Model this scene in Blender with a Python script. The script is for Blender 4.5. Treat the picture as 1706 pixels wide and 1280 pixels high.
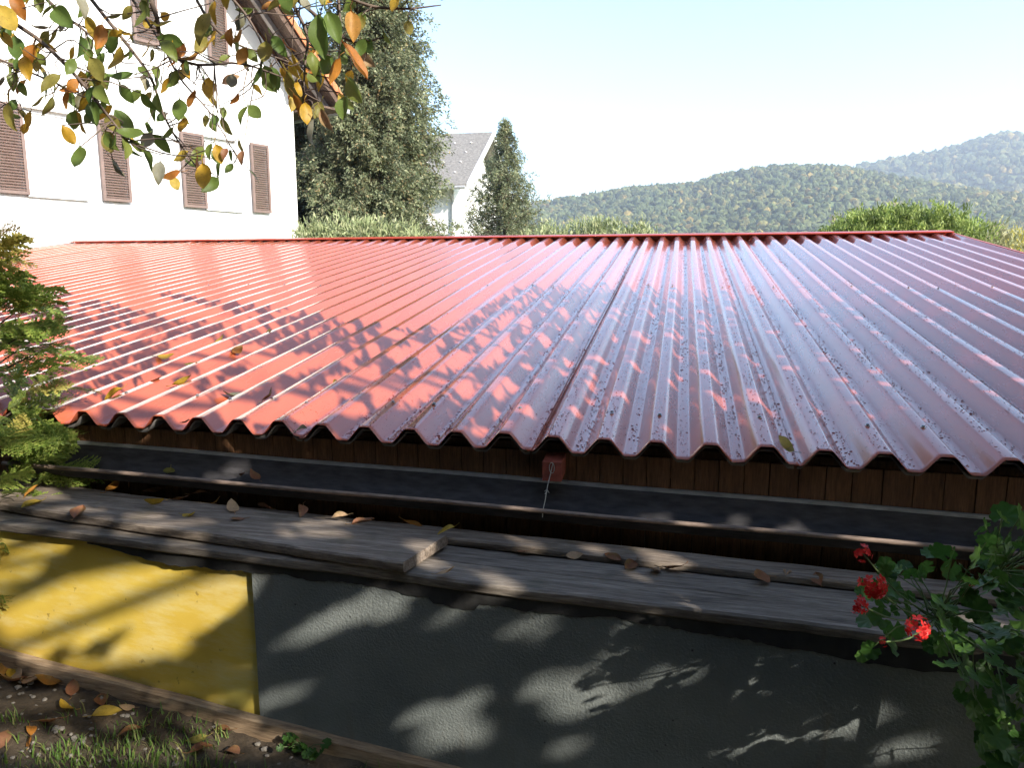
import bpy, math, random
import numpy as np
from mathutils import Vector, Matrix, Euler
random.seed(7); rng = np.random.default_rng(7)
SC = bpy.context.scene
for o in list(bpy.data.objects): bpy.data.objects.remove(o)
COL = SC.collection

# ------------------------------------------------------------------ camera
CAM = np.array([2.361, -2.424, .564]); YAW = -.2277; PITCH = .1535; FPX = 1203.0
cd = bpy.data.cameras.new('camera'); co = bpy.data.objects.new('camera', cd); COL.objects.link(co)
cd.sensor_width = 36; cd.lens = FPX/1706*36; cd.clip_start = .02; cd.clip_end = 9000
co.location = CAM; co.rotation_euler = (math.pi/2-PITCH, 0, -YAW); SC.camera = co
# ------------------------------------------------------------------ sky and sun
SUN = np.array([.757, -.437, .485]); SUN /= np.linalg.norm(SUN)
w = bpy.data.worlds.new('World'); SC.world = w; w.use_nodes = True
nt = w.node_tree; sky = nt.nodes.new('ShaderNodeTexSky'); sky.sky_type = 'NISHITA'; sky.sun_disc = False
sky.sun_elevation = math.asin(SUN[2]); sky.sun_rotation = math.atan2(SUN[0], SUN[1])
sky.air_density = 1.0; sky.dust_density = 1.0; sky.ozone_density = 1.5; sky.altitude = 400
nt.links.new(sky.outputs[0], nt.nodes['Background'].inputs[0]); nt.nodes['Background'].inputs[1].default_value = .15
sl = bpy.data.lights.new('sun', 'SUN'); sl.energy = 3.6; sl.angle = math.radians(.53); sl.color = (1, .94, .84)
so = bpy.data.objects.new('sun', sl); COL.objects.link(so); so.location = (20, -12, 15)
so.rotation_euler = Vector(SUN).to_track_quat('Z', 'Y').to_euler()
vs = SC.view_settings; vs.view_transform = 'Standard'; vs.look = 'None'; vs.gamma = 1; vs.exposure = 1.68
SC.render.engine = 'CYCLES'
SC.cycles.max_bounces = 6; SC.cycles.diffuse_bounces = 3; SC.cycles.glossy_bounces = 3; SC.cycles.transmission_bounces = 4; SC.cycles.volume_bounces = 0; SC.cycles.transparent_max_bounces = 8

# ------------------------------------------------------------------ helpers
_c, _s = math.cos(YAW), math.sin(YAW); _cp, _sp = math.cos(PITCH), math.sin(PITCH)
FWD = np.array([_s*_cp, _c*_cp, -_sp]); RIGHT = np.array([_c, -_s, 0]); UP = np.cross(RIGHT, FWD)
def ray(x, y): return (x-853)/FPX*RIGHT-(y-640)/FPX*UP+FWD
def onplane(x, y, p, n): r = ray(x, y); return CAM+r*(np.dot(np.array(p)-CAM, n)/np.dot(r, n))
def atdepth(x, y, d): return CAM+ray(x, y)*d
def project(P):
    d = np.asarray(P)-CAM; z = d@FWD; zz = np.where(np.abs(z) < 1e-6, 1e-6, z)
    return 853+FPX*(d@RIGHT)/zz, 640-FPX*(d@UP)/zz, z

def nmat(name, build):
    m = bpy.data.materials.new(name); m.use_nodes = True; t = m.node_tree
    build(t, t.nodes, t.links, t.nodes['Principled BSDF']); return m
def ramp(N, L, src, stops):
    r = N.new('ShaderNodeValToRGB'); e = r.color_ramp.elements
    while len(e) < len(stops): e.new(.5)
    for k, (p, c) in enumerate(stops): e[k].position = p; e[k].color = (*c, 1) if len(c) == 3 else c
    L.new(src, r.inputs[0]); return r.outputs[0]
def noise(N, L, scale, detail=4, rough=.6, vec=None, stretch=None):
    if stretch:
        tc = N.new('ShaderNodeTexCoord'); mp = N.new('ShaderNodeMapping'); mp.inputs['Scale'].default_value = stretch
        L.new(tc.outputs['Object'], mp.inputs[0]); vec = mp.outputs[0]
    elif vec is None:
        vec = N.new('ShaderNodeTexCoord').outputs['Object']
    n = N.new('ShaderNodeTexNoise'); n.inputs['Scale'].default_value = scale; n.inputs['Detail'].default_value = detail
    n.inputs['Roughness'].default_value = rough; L.new(vec, n.inputs['Vector']); return n.outputs[0]
def bump(N, L, p, src, strength, dist):
    b = N.new('ShaderNodeBump'); b.inputs['Strength'].default_value = strength; b.inputs['Distance'].default_value = dist
    L.new(src, b.inputs['Height']); L.new(b.outputs[0], p.inputs['Normal']); return b
def mixc(N, L, fac, a, b, mode='MIX'):
    m = N.new('ShaderNodeMix'); m.data_type = 'RGBA'; m.blend_type = mode
    for sock, v in ((m.inputs[0], fac), (m.inputs[6], a), (m.inputs[7], b)):
        if isinstance(v, bpy.types.NodeSocket): L.new(v, sock)
        elif isinstance(v, (int, float)): sock.default_value = v
        else: sock.default_value = (*v, 1)
    return m.outputs[2]
def simple(name, col, rough=.7, var=.25, scale=6, bmp=0, bd=.01, metallic=0, stretch=None):
    def b(t, N, L, p):
        n = noise(N, L, scale, stretch=stretch)
        lo = tuple(c*(1-var) for c in col); hi = tuple(min(1, c*(1+var)) for c in col)
        L.new(ramp(N, L, n, [(.3, lo), (.7, hi)]), p.inputs['Base Color']); p.inputs['Roughness'].default_value = rough
        p.inputs['Metallic'].default_value = metallic
        if bmp: bump(N, L, p, n, bmp, bd)
    return nmat(name, b)
def foliage(name, stops, trans=.35, rough=.55, spots=None, rand=True, scale=9, clump=0):
    def b(t, N, L, p):
        if rand:
            g = N.new('ShaderNodeNewGeometry'); o = N.new('ShaderNodeObjectInfo')
            a = N.new('ShaderNodeMath'); a.operation = 'ADD'; L.new(g.outputs['Random Per Island'], a.inputs[0]); L.new(o.outputs['Random'], a.inputs[1])
            f = N.new('ShaderNodeMath'); f.operation = 'FRACT'; L.new(a.outputs[0], f.inputs[0]); src = f.outputs[0]
        else: src = noise(N, L, scale)
        col = ramp(N, L, src, stops)
        n2 = noise(N, L, 5 if spots else 25, 3)
        col = mixc(N, L, .35, col, ramp(N, L, n2, [(.3, (.55, .55, .5)), (.7, (1.25, 1.2, 1.1))]), 'MULTIPLY')
        if clump: col = mixc(N, L, 1.0, col, ramp(N, L, noise(N, L, clump, 2), [(.36, (.5, .52, .5)), (.62, (1.3, 1.3, 1.25))]), 'MULTIPLY')
        if spots:
            v = N.new('ShaderNodeTexVoronoi'); v.inputs['Scale'].default_value = 17
            L.new(N.new('ShaderNodeTexCoord').outputs['Object'], v.inputs['Vector'])
            m = ramp(N, L, v.outputs['Distance'], [(.12, (1, 1, 1)), (.24, (0, 0, 0))]); m2 = ramp(N, L, noise(N, L, 3.1, 2), [(.42, (0, 0, 0)), (.58, (.9,)*3)])
            col = mixc(N, L, ramp(N, L, noise(N, L, 1.9, 3), [(.5, (0, 0, 0)), (.68, (.55,)*3)]), col, tuple(.5*a+.5*b for a, b in zip(spots, (.30, .26, .06))))
            col = mixc(N, L, mixc(N, L, 1.0, m, m2, 'MULTIPLY'), col, spots)
        L.new(col, p.inputs['Base Color']); p.inputs['Roughness'].default_value = rough
        p.inputs['Specular IOR Level'].default_value = .35
        tr = N.new('ShaderNodeBsdfTranslucent'); L.new(col, tr.inputs[0])
        mx = N.new('ShaderNodeMixShader'); mx.inputs[0].default_value = trans
        L.new(p.outputs[0], mx.inputs[1]); L.new(tr.outputs[0], mx.inputs[2])
        L.new(mx.outputs[0], N['Material Output'].inputs[0])
    return nmat(name, b)

ROOTS = {}
def setp(o, label=None, cat=None, group=None, kind=None):
    if label: o['label'] = label
    if cat: o['category'] = cat
    if group: o['group'] = group
    if kind: o['kind'] = kind
    return o
def thing(name, loc, label, cat, group=None):
    e = bpy.data.objects.new(name, None); COL.objects.link(e); e.location = loc; e.empty_display_size = .1
    ROOTS[e] = np.array(loc, float); return setp(e, label, cat, group)
def mk(name, V, Fc, mat, parent=None, smooth=False, mats=None, mi=None):
    """one mesh object; V in world coordinates"""
    V = np.asarray(V, float).reshape(-1, 3)
    off = ROOTS.get(parent, np.zeros(3)) if parent else np.zeros(3)
    me = bpy.data.meshes.new(name); me.from_pydata((V-off).tolist(), [], [list(map(int, f)) for f in Fc]); me.update()
    for m in (mats or [mat]): me.materials.append(m)
    if mi is not None: me.polygons.foreach_set('material_index', np.asarray(mi, np.int32))
    if smooth: me.polygons.foreach_set('use_smooth', [True]*len(me.polygons))
    o = bpy.data.objects.new(name, me); COL.objects.link(o)
    if parent: o.parent = parent; ROOTS[o] = off
    return o
def mkq(name, Q, mat, parent=None):
    """one mesh of separate quads, Q is (n, 4, 3) in world coordinates"""
    Q = np.asarray(Q, float); off = ROOTS.get(parent, np.zeros(3)) if parent else np.zeros(3); n = len(Q)
    me = bpy.data.meshes.new(name); me.vertices.add(4*n); me.loops.add(4*n); me.polygons.add(n)
    me.vertices.foreach_set('co', (Q-off).reshape(-1)); me.loops.foreach_set('vertex_index', np.arange(4*n, dtype=np.int32))
    me.polygons.foreach_set('loop_start', np.arange(0, 4*n, 4, dtype=np.int32)); me.update(calc_edges=True); me.validate(); me.materials.append(mat)
    o = bpy.data.objects.new(name, me); COL.objects.link(o)
    if parent: o.parent = parent; ROOTS[o] = off
    return o
def inst(name, me, M, parent=None):
    o = bpy.data.objects.new(name, me); COL.objects.link(o)
    M = M.copy()
    if parent:
        o.parent = parent; M.translation = M.translation-Vector(ROOTS[parent]); ROOTS[o] = ROOTS[parent]
    o.matrix_local = M; return o
def box8(c, ax, ay, az):
    c, ax, ay, az = (np.asarray(q, float) for q in (c, ax, ay, az))
    return [c+sx*ax+sy*ay+sz*az for sz in (-1, 1) for sy in (-1, 1) for sx in (-1, 1)]
BOXF = [(0, 2, 3, 1), (4, 5, 7, 6), (0, 1, 5, 4), (2, 6, 7, 3), (0, 4, 6, 2), (1, 3, 7, 5)]
def boxes(lst):
    V, F = [], []
    for a in lst:
        n = len(V); V += box8(*a); F += [tuple(i+n for i in f) for f in BOXF]
    return V, F
def aab(x0, x1, y0, y1, z0, z1):
    return (((x0+x1)/2, (y0+y1)/2, (z0+z1)/2), ((x1-x0)/2, 0, 0), (0, (y1-y0)/2, 0), (0, 0, (z1-z0)/2))
def tube(pts, rad, n=6, V=None, F=None, cap=True):
    V = [] if V is None else V; F = [] if F is None else F
    pts = [np.asarray(p, float) for p in pts]; k0 = len(V)
    rad = rad if hasattr(rad, '__len__') else [rad]*len(pts)
    for i, p in enumerate(pts):
        t = pts[min(i+1, len(pts)-1)]-pts[max(i-1, 0)]; t = t/(np.linalg.norm(t)+1e-9)
        a = np.cross(t, (0, 0, 1) if abs(t[2]) < .9 else (1, 0, 0)); a /= np.linalg.norm(a); b = np.cross(t, a)
        for j in range(n):
            q = 2*math.pi*j/n; V.append(p+rad[i]*(math.cos(q)*a+math.sin(q)*b))
    for i in range(len(pts)-1):
        for j in range(n):
            F.append((k0+i*n+j, k0+i*n+(j+1) % n, k0+(i+1)*n+(j+1) % n, k0+(i+1)*n+j))
    if cap: F.append(tuple(k0+j for j in range(n))[::-1]); F.append(tuple(k0+(len(pts)-1)*n+j for j in range(n)))
    return V, F
def smoothpath(P, n):
    P = np.asarray(P, float)
    if len(P) < 3: return [P[0]+(P[-1]-P[0])*t for t in np.linspace(0, 1, n)]
    out = []
    Q = np.vstack([2*P[0]-P[1], P, 2*P[-1]-P[-2]]); m = len(P)-1
    for u in np.linspace(0, m, n):
        i = min(int(u), m-1); t = u-i; a, b, c, d = Q[i], Q[i+1], Q[i+2], Q[i+3]
        out.append(.5*(2*b+(c-a)*t+(2*a-5*b+4*c-d)*t*t+(3*b-a-3*c+d)*t**3))
    return out
def frame(axis, normal, origin, scale=1.0):
    y = Vector(axis).normalized(); z = Vector(normal); z = (z-y*z.dot(y))
    if z.length < 1e-4: z = y.orthogonal()
    z.normalize(); x = y.cross(z)
    M = Matrix((x, y, z)).transposed().to_4x4()
    return Matrix.Translation(Vector(origin)) @ M @ Matrix.Scale(scale, 4)
def rdir():
    v = rng.normal(size=3); return v/np.linalg.norm(v)
def hashn(x, y, s=1.0, seed=0):   # smooth cheap noise
    return (math.sin(x*s*1.3+seed*1.7)+math.sin(y*s*1.7+seed*2.3+1)+math.sin((x+y)*s*.9+seed)+math.sin((x-y*1.4)*s*2.1+seed*.6))/4

# ------------------------------------------------------------------ materials
def roofpaint(t, N, L, p):
    n = noise(N, L, 2.5, 5, stretch=(6, 1, 1)); n2 = noise(N, L, 90, 3)
    c = ramp(N, L, n, [(.25, (.36, .080, .038)), (.75, (.44, .108, .054))])
    L.new(c, p.inputs['Base Color'])
    L.new(ramp(N, L, n, [(.3, (.24,)*3), (.7, (.33,)*3)]), p.inputs['Roughness'])
    p.inputs['Specular IOR Level'].default_value = .25
    p.inputs['Coat Weight'].default_value = .85; p.inputs['Coat Roughness'].default_value = .10; p.inputs['Coat IOR'].default_value = 1.5
    bump(N, L, p, n2, .02, .002)
M_ROOF = nmat('red_painted_steel', roofpaint)
M_FLASH = simple('red_trim', (.40, .055, .03), .35, .15)
M_ETERNIT = simple('fibre_cement', (.16, .15, .14), .9, .3, 20, .3, .003)
M_WATER = nmat('water_on_red', lambda t, N, L, p: (setattr(p.inputs['Base Color'], 'default_value', (.24, .034, .024, 1)), setattr(p.inputs['Roughness'], 'default_value', .07), setattr(p.inputs['IOR'], 'default_value', 1.33)))
def wood(name, dark, mid, light, sc=3.0, stretch=(1, 12, 12), rough=.85, bs=.5, bd=.004, moss=None):
    def b(t, N, L, p):
        n = noise(N, L, sc, 8, .7, stretch=stretch); n2 = noise(N, L, sc*4, 6, .65, stretch=stretch); n3 = noise(N, L, 2.2, 3)
        c = ramp(N, L, n, [(.3, dark), (.5, mid), (.72, light)])
        c = mixc(N, L, .55, c, ramp(N, L, n2, [(.35, (.45, .43, .42)), (.65, (1.2, 1.17, 1.13))]), 'MULTIPLY')
        c = mixc(N, L, .5, c, ramp(N, L, n3, [(.3, (.55, .52, .5)), (.7, (1.15, 1.12, 1.1))]), 'MULTIPLY')
        if moss:
            m = ramp(N, L, noise(N, L, 7, 5), [(.55, (0, 0, 0)), (.72, (.6,)*3)]); c = mixc(N, L, m, c, moss)
        L.new(c, p.inputs['Base Color']); p.inputs['Roughness'].default_value = rough; p.inputs['Specular IOR Level'].default_value = .3
        bump(N, L, p, n2, bs, bd)
    return nmat(name, b)
M_OLDWOOD = wood('weathered_wood', (.10, .075, .055), (.22, .18, .145), (.34, .29, .24), moss=(.09, .08, .045))
M_GREYWOOD = wood('grey_weathered_wood', (.085, .07, .058), (.185, .16, .135), (.30, .265, .225), moss=(.08, .075, .05))
M_BASEWOOD = wood('plank_wood', (.22, .15, .09), (.36, .26, .165), (.46, .36, .24), sc=2.5)
M_SHED = wood('stained_boards', (.10, .048, .024), (.17, .085, .042), (.23, .12, .06), sc=4, stretch=(12, 12, 1.2), rough=.7)
M_GUTTER = simple('old_zinc', (.045, .042, .045), .75, .45, 14, .2, .002, metallic=.1, stretch=(1, 4, 4))
M_LIP = simple('rusty_zinc', (.26, .19, .15), .6, .5, 18, .2, .002, metallic=.25, stretch=(1, 6, 6))
M_ZINCEDGE = simple('bright_zinc', (.42, .43, .43), .45, .3, 18, metallic=.4, stretch=(1, 4, 4))
M_RUST = simple('red_primer', (.28, .065, .04), .8, .4, 30, .3, .003)
M_STRING = simple('string', (.5, .48, .42), .9, .1)
M_SCREW = simple('screw_steel', (.35, .36, .37), .35, .2, 30, metallic=.8)
def render_grey(t, N, L, p):
    n = noise(N, L, 3, 5); n2 = noise(N, L, 120, 3); v = N.new('ShaderNodeTexVoronoi'); v.inputs['Scale'].default_value = 26
    tc = N.new('ShaderNodeTexCoord').outputs['Object']; L.new(tc, v.inputs['Vector'])
    c = ramp(N, L, n, [(.3, (.135, .15, .143)), (.7, (.20, .215, .203))])
    pits = ramp(N, L, v.outputs['Distance'], [(.05, (1, 1, 1)), (.11, (0, 0, 0))])
    pn = ramp(N, L, noise(N, L, 4.3, 2), [(.54, (0, 0, 0)), (.6, (1, 1, 1))])
    c = mixc(N, L, mixc(N, L, 1.0, pits, pn, 'MULTIPLY'), c, (.03, .03, .028))
    st = ramp(N, L, noise(N, L, 2.1, 3, stretch=(5, 1, .6)), [(.62, (0, 0, 0)), (.8, (.5,)*3)])
    c = mixc(N, L, st, c, (.14, .10, .06))
    L.new(c, p.inputs['Base Color']); p.inputs['Roughness'].default_value = .92; p.inputs['Specular IOR Level'].default_value = .2
    bump(N, L, p, n2, .55, .006)
M_RENDER = nmat('cement_render', render_grey)
def yellowpaint(t, N, L, p):
    n = noise(N, L, 2.2, 5); n2 = noise(N, L, 3.2, 8, .72, stretch=(1, 1, 4)); n3 = noise(N, L, 9, 3)
    c = ramp(N, L, n, [(.25, (.58, .37, .05)), (.6, (.72, .52, .09)), (.8, (.64, .54, .13))])
    sc = ramp(N, L, n2, [(.46, (0, 0, 0)), (.78, (.75,)*3)]); c = mixc(N, L, sc, c, (.74, .68, .40))
    gz = N.new('ShaderNodeSeparateXYZ'); L.new(N.new('ShaderNodeTexCoord').outputs['Object'], gz.inputs[0])
    mr = N.new('ShaderNodeMapRange'); mr.inputs[1].default_value = -.72; mr.inputs[2].default_value = -.95; mr.inputs[3].default_value = 0; mr.inputs[4].default_value = .7
    L.new(gz.outputs[2], mr.inputs[0])
    c = mixc(N, L, mixc(N, L, 1.0, mr.outputs[0], ramp(N, L, n3, [(.35, (.3,)*3), (.65, (1,)*3)]), 'MULTIPLY'), c, (.30, .30, .09))
    dk = ramp(N, L, noise(N, L, 30, 4), [(.66, (0, 0, 0)), (.74, (.7,)*3)]); c = mixc(N, L, dk, c, (.22, .13, .03))
    L.new(c, p.inputs['Base Color']); p.inputs['Roughness'].default_value = .5; bump(N, L, p, n2, .12, .002)
M_YELLOW = nmat('yellow_formwork', yellowpaint)
M_TAR = simple('tar_paper', (.022, .021, .02), .85, .4, 20, .4, .006)
M_BODY = simple('concrete_core', (.15, .15, .14), .9, .3, 8)
def groundmat(t, N, L, p):
    n = noise(N, L, 3.5, 6); n2 = noise(N, L, 45, 5, .7); n3 = noise(N, L, .05, 4)
    near = ramp(N, L, n, [(.35, (.045, .033, .022)), (.55, (.08, .062, .043)), (.7, (.13, .11, .08))])
    near = mixc(N, L, .6, near, ramp(N, L, n2, [(.3, (.5, .5, .5)), (.7, (1.35, 1.3, 1.25))]), 'MULTIPLY')
    far = ramp(N, L, n3, [(.3, (.13, .17, .045)), (.6, (.20, .22, .07)), (.75, (.27, .26, .10))])
    s = N.new('ShaderNodeSeparateXYZ'); L.new(N.new('ShaderNodeTexCoord').outputs['Object'], s.inputs[0])
    mr = N.new('ShaderNodeMapRange'); mr.inputs[1].default_value = 7.; mr.inputs[2].default_value = 11.; L.new(s.outputs[1], mr.inputs[0])
    L.new(mixc(N, L, mr.outputs[0], near, far), p.inputs['Base Color']); p.inputs['Roughness'].default_value = .95
    p.inputs['Specular IOR Level'].default_value = .2; bump(N, L, p, n2, .7, .015)
M_GROUND = nmat('soil_and_grass', groundmat)
M_HILL = simple('hill_grass', (.10, .13, .045), .95, .4, .012)
M_WHITE = simple('white_plaster', (.80, .79, .76), .9, .05, 2.0, .15, .004)
M_FRAME = simple('white_paint', (.80, .80, .79), .4, .04)
M_SHUT = simple('brown_shutter', (.17, .115, .095), .5, .15, 10)
M_GLASS = nmat('window_glass', lambda t, N, L, p: (setattr(p.inputs['Base Color'], 'default_value', (.55, .6, .65, 1)), setattr(p.inputs['Roughness'], 'default_value', .05), setattr(p.inputs['Specular IOR Level'], 'default_value', 1.0)))
M_BLIND = simple('white_blind', (.8, .8, .78), .7, .03)
M_TILE = simple('orange_roof_tile', (.46, .17, .07), .8, .3, 9, .3, .006)
M_SOFFIT = wood('brown_soffit', (.07, .045, .035), (.12, .08, .06), (.17, .12, .09), sc=2, stretch=(4, 4, 4))
M_RAKE = simple('grey_board', (.30, .27, .25), .8, .2, 5)
M_SLATE = simple('grey_roof_slate', (.20, .185, .165), .85, .4, 11, .3, .02)
M_METALG = simple('grey_flashing', (.35, .35, .35), .5, .1)
LEAFCOL = {
 'green': foliage('leaf_green', [(.0, (.10, .17, .04)), (.5, (.15, .22, .05)), (1, (.22, .26, .06))], .5, .45),
 'olive': foliage('leaf_olive', [(.0, (.22, .22, .06)), (1, (.34, .29, .07))], .5, .5, (.10, .06, .02)),
 'yellow': foliage('leaf_yellow', [(.0, (.48, .29, .03)), (.5, (.58, .37, .04)), (1, (.50, .38, .08))], .42, .5, (.16, .07, .02)),
 'orange': foliage('leaf_orange', [(.0, (.36, .13, .025)), (.5, (.46, .19, .03)), (1, (.42, .22, .05))], .35, .55, (.12, .045, .02)),
 'brown': foliage('leaf_brown', [(.0, (.15, .06, .028)), (.5, (.21, .085, .04)), (1, (.25, .12, .065))], .15, .6, (.07, .03, .018)),
 'grey': foliage('leaf_grey', [(.0, (.20, .20, .15)), (1, (.27, .25, .18))], .25, .65, (.1, .09, .06)),
 'tan': foliage('leaf_tan', [(.0, (.40, .25, .15)), (1, (.46, .31, .18))], .25, .6, (.2, .1, .05)),
}
M_BARK = simple('bark', (.09, .065, .05), .95, .4, 25, .8, .01)
M_TWIG = simple('twig', (.12, .085, .065), .85, .3, 25)
M_CONIFER = foliage('blue_green_conifer', [(.0, (.12, .15, .085)), (.35, (.20, .23, .13)), (.75, (.29, .31, .19)), (.9, (.40, .40, .26)), (1, (.34, .22, .10))], .4, .6, clump=2.6)
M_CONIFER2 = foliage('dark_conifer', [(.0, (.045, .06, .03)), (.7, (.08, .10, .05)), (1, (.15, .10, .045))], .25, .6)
M_JUNIPER = foliage('juniper_hedge', [(.0, (.20, .25, .11)), (.6, (.34, .38, .19)), (1, (.44, .45, .26))], .3, .6)
M_HEDGE = foliage('green_hedge', [(.0, (.15, .22, .055)), (.5, (.27, .35, .09)), (1, (.40, .45, .15))], .4, .55, clump=4)
M_LIME = foliage('lime_thuja', [(.0, (.14, .20, .02)), (1, (.26, .32, .04))], .35, .55)
M_THUJA = foliage('thuja_green', [(.0, (.15, .23, .045)), (.5, (.27, .36, .075)), (1, (.42, .46, .12))], .45, .5)
M_THUJATIP = foliage('thuja_yellow', [(.0, (.45, .43, .10)), (1, (.55, .46, .14))], .35, .5)
M_PALE = foliage('pale_weed', [(.0, (.28, .28, .14)), (1, (.42, .40, .22))], .3, .6)
M_GOLD = foliage('yellow_weed', [(.0, (.42, .36, .05)), (1, (.55, .46, .06))], .3, .6)
M_GER = foliage('geranium_leaf', [(.0, (.04, .105, .018)), (.5, (.06, .145, .025)), (1, (.10, .20, .038))], .42, .45)
M_GERSTEM = simple('geranium_stem', (.12, .18, .06), .6, .2)
M_PETAL = foliage('red_petal', [(.0, (.62, .018, .02)), (1, (.75, .04, .03))], .3, .5)
M_GRASS = foliage('grass_blade', [(.0, (.07, .14, .025)), (.6, (.13, .23, .045)), (1, (.30, .28, .11))], .4, .5)
M_STONE = simple('pebble', (.17, .15, .125), .9, .4, 8)

# ------------------------------------------------------------------ ground and hills
def zg(x, y):
    near = -.945-.055*(np.clip(x, -1.5, 4)-.4)
    back = -1.25+.085*np.clip(y-14, 0, 70)
    t = np.clip((y-.3)/1.5, 0, 1); t = t*t*(3-2*t)
    far = np.clip((y-84)/60, 0, 1); far = far*far*(3-2*far)
    return near*(1-t)+back*t-10*far
def axis(mn, mx, f0, f1, fs, g):
    a = list(np.arange(f0, f1+1e-6, fs)); d = fs
    v = f1
    while v < mx: d *= g; v += d; a.append(min(v, mx))
    d = fs; v = f0
    while v > mn: d *= g; v -= d; a.insert(0, max(v, mn))
    return np.array(a)
gx = axis(-3500, 3500, -.8, 3.6, .035, 1.18); gy = axis(-600, 4000, -1.7, -.3, .035, 1.18)
X, Y = np.meshgrid(gx, gy); Z = zg(X, Y)
fine = (X > -1) & (X < 4) & (Y > -2) & (Y < -.2)
Z = Z+fine*(.012*np.sin(X*9+Y*4)*np.sin(Y*11-X*3)+rng.normal(0, .004, X.shape))
nx = len(gx); V = np.stack([X, Y, Z], -1).reshape(-1, 3)
Fq = [(j*nx+i, j*nx+i+1, (j+1)*nx+i+1, (j+1)*nx+i) for j in range(len(gy)-1) for i in range(nx-1)]
g = mk('ground', V, Fq, M_GROUND, smooth=True); setp(g, kind='structure')

def skyl(px, pts): return np.interp(px, [p[0] for p in pts], [p[1] for p in pts])
HNEAR = [(-2500, 400), (0, 372), (600, 356), (880, 348), (960, 336), (1080, 322), (1150, 326), (1200, 316), (1290, 309), (1380, 311), (1430, 325), (1560, 352), (1706, 378), (2300, 395), (4000, 400)]
HFAR = [(-2500, 400), (0, 380), (900, 360), (1200, 334), (1420, 316), (1500, 312), (1600, 305), (1650, 300), (1706, 315), (1900, 320), (2300, 350), (4000, 395)]
def hill(name, prof, R, depth):
    pxs = np.linspace(-2400, 3900, 150); rows = np.linspace(0, 1, 22); V = []
    for u in rows:
        for px in pxs:
            d = ray(px, 454); d = d/np.linalg.norm(d[:2]); ztop = .564+(454-skyl(px, prof))/FPX*R*math.cos(math.atan((px-853)/FPX))**-1*0.985
            r = R-depth+depth*1.7*u; s = min(1, u/.588)
            h = s*s*(3-2*s) if u < .588 else 1-.5*((u-.588)/.412)**2
            h = .45*min(1, u/.588)+.55*h if u < .588 else h
            p = CAM+d*r; zz = -12+(ztop+12)*h+6*hashn(p[0]/60, p[1]/60)
            V.append((p[0], p[1], zz))
    n = len(pxs); V = np.array(V)
    F = [(j*n+i, j*n+i+1, (j+1)*n+i+1, (j+1)*n+i) for j in range(len(rows)-1) for i in range(n-1)]
    o = mk(name, V, F, M_HILL, smooth=True); setp(o, kind='structure'); return V.reshape(len(rows), n, 3)
H1 = hill('hill', HNEAR, 950, 480); H2 = hill('hill', HFAR, 1650, 600)
FM = [foliage('forest_%d' % k, [(0, tuple(c*.75 for c in col)), (1, tuple(c*1.25 for c in col))], .1, .8, clump=.28) for k, col in enumerate([(.075, .095, .035), (.10, .115, .04), (.055, .08, .035), (.15, .14, .045), (.20, .15, .04)])]
import bmesh
bm = bmesh.new(); bmesh.ops.create_icosphere(bm, subdivisions=1, radius=1); bm.verts.ensure_lookup_table()
ICO = np.array([v.co[:] for v in bm.verts]); ICF = np.array([[v.index for v in f.verts] for f in bm.faces]); bm.free()
def forest(name, H, pxr, count, size, urange, label):
    VV, FF, MI = [], [], []; nr, nc, _ = H.shape; k = 0
    for _ in range(count):
        u = rng.uniform(*urange); c = rng.uniform(*pxr)
        fi = u*(nr-1); fj = (c+2400)/6300*(nc-1); i, j = int(fi), int(fj); a, b = fi-i, fj-j
        p = H[i, j]*(1-a)*(1-b)+H[i+1, j]*a*(1-b)+H[i, j+1]*(1-a)*b+H[i+1, j+1]*a*b
        cl = hashn(p[0]/25, p[1]/25, 1, 3)
        s = size*rng.uniform(.65, 1.3); con = rng.random() < .14+.15*(cl > .2)
        sc = np.array([s*.55, s*.55, s*1.15]) if con else np.array([s, s, s*rng.uniform(.8, 1.15)])
        ph = rng.uniform(0, 6, 3)
        q = ICO*(1+.20*np.sin(ICO[:, [1, 2, 0]]*5+ph).sum(1, keepdims=True)/1.5+rng.normal(0, .07, (len(ICO), 1)))
        if con: q = q*np.clip(1.25-.5*(q[:, 2:3]+1), .25, 1.2)**np.array([1, 1, 0])
        VV.append(q*sc+p+np.array([0, 0, s*.75])); FF.append(ICF+k); k += len(ICO)
        m = 2 if con else (4 if rng.random() < .07 else (3 if rng.random() < .16+.2*cl else (0 if cl+rng.normal(0, .3) < 0 else 1)))
        MI += [m]*len(ICF)
    o = mk(name, np.vstack(VV), np.vstack(FF), None, mats=FM, mi=MI)
    setp(o, label, 'forest', kind='stuff'); return o
forest('forest', H1, (560, 1800), 8500, 3.4, (.12, .66), 'mixed autumn woodland covering the nearer hillside beyond the roof')
forest('forest', H2, (1150, 1850), 2600, 6.2, (.25, .66), 'hazy blue green woodland on the farther hill at the right')

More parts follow.
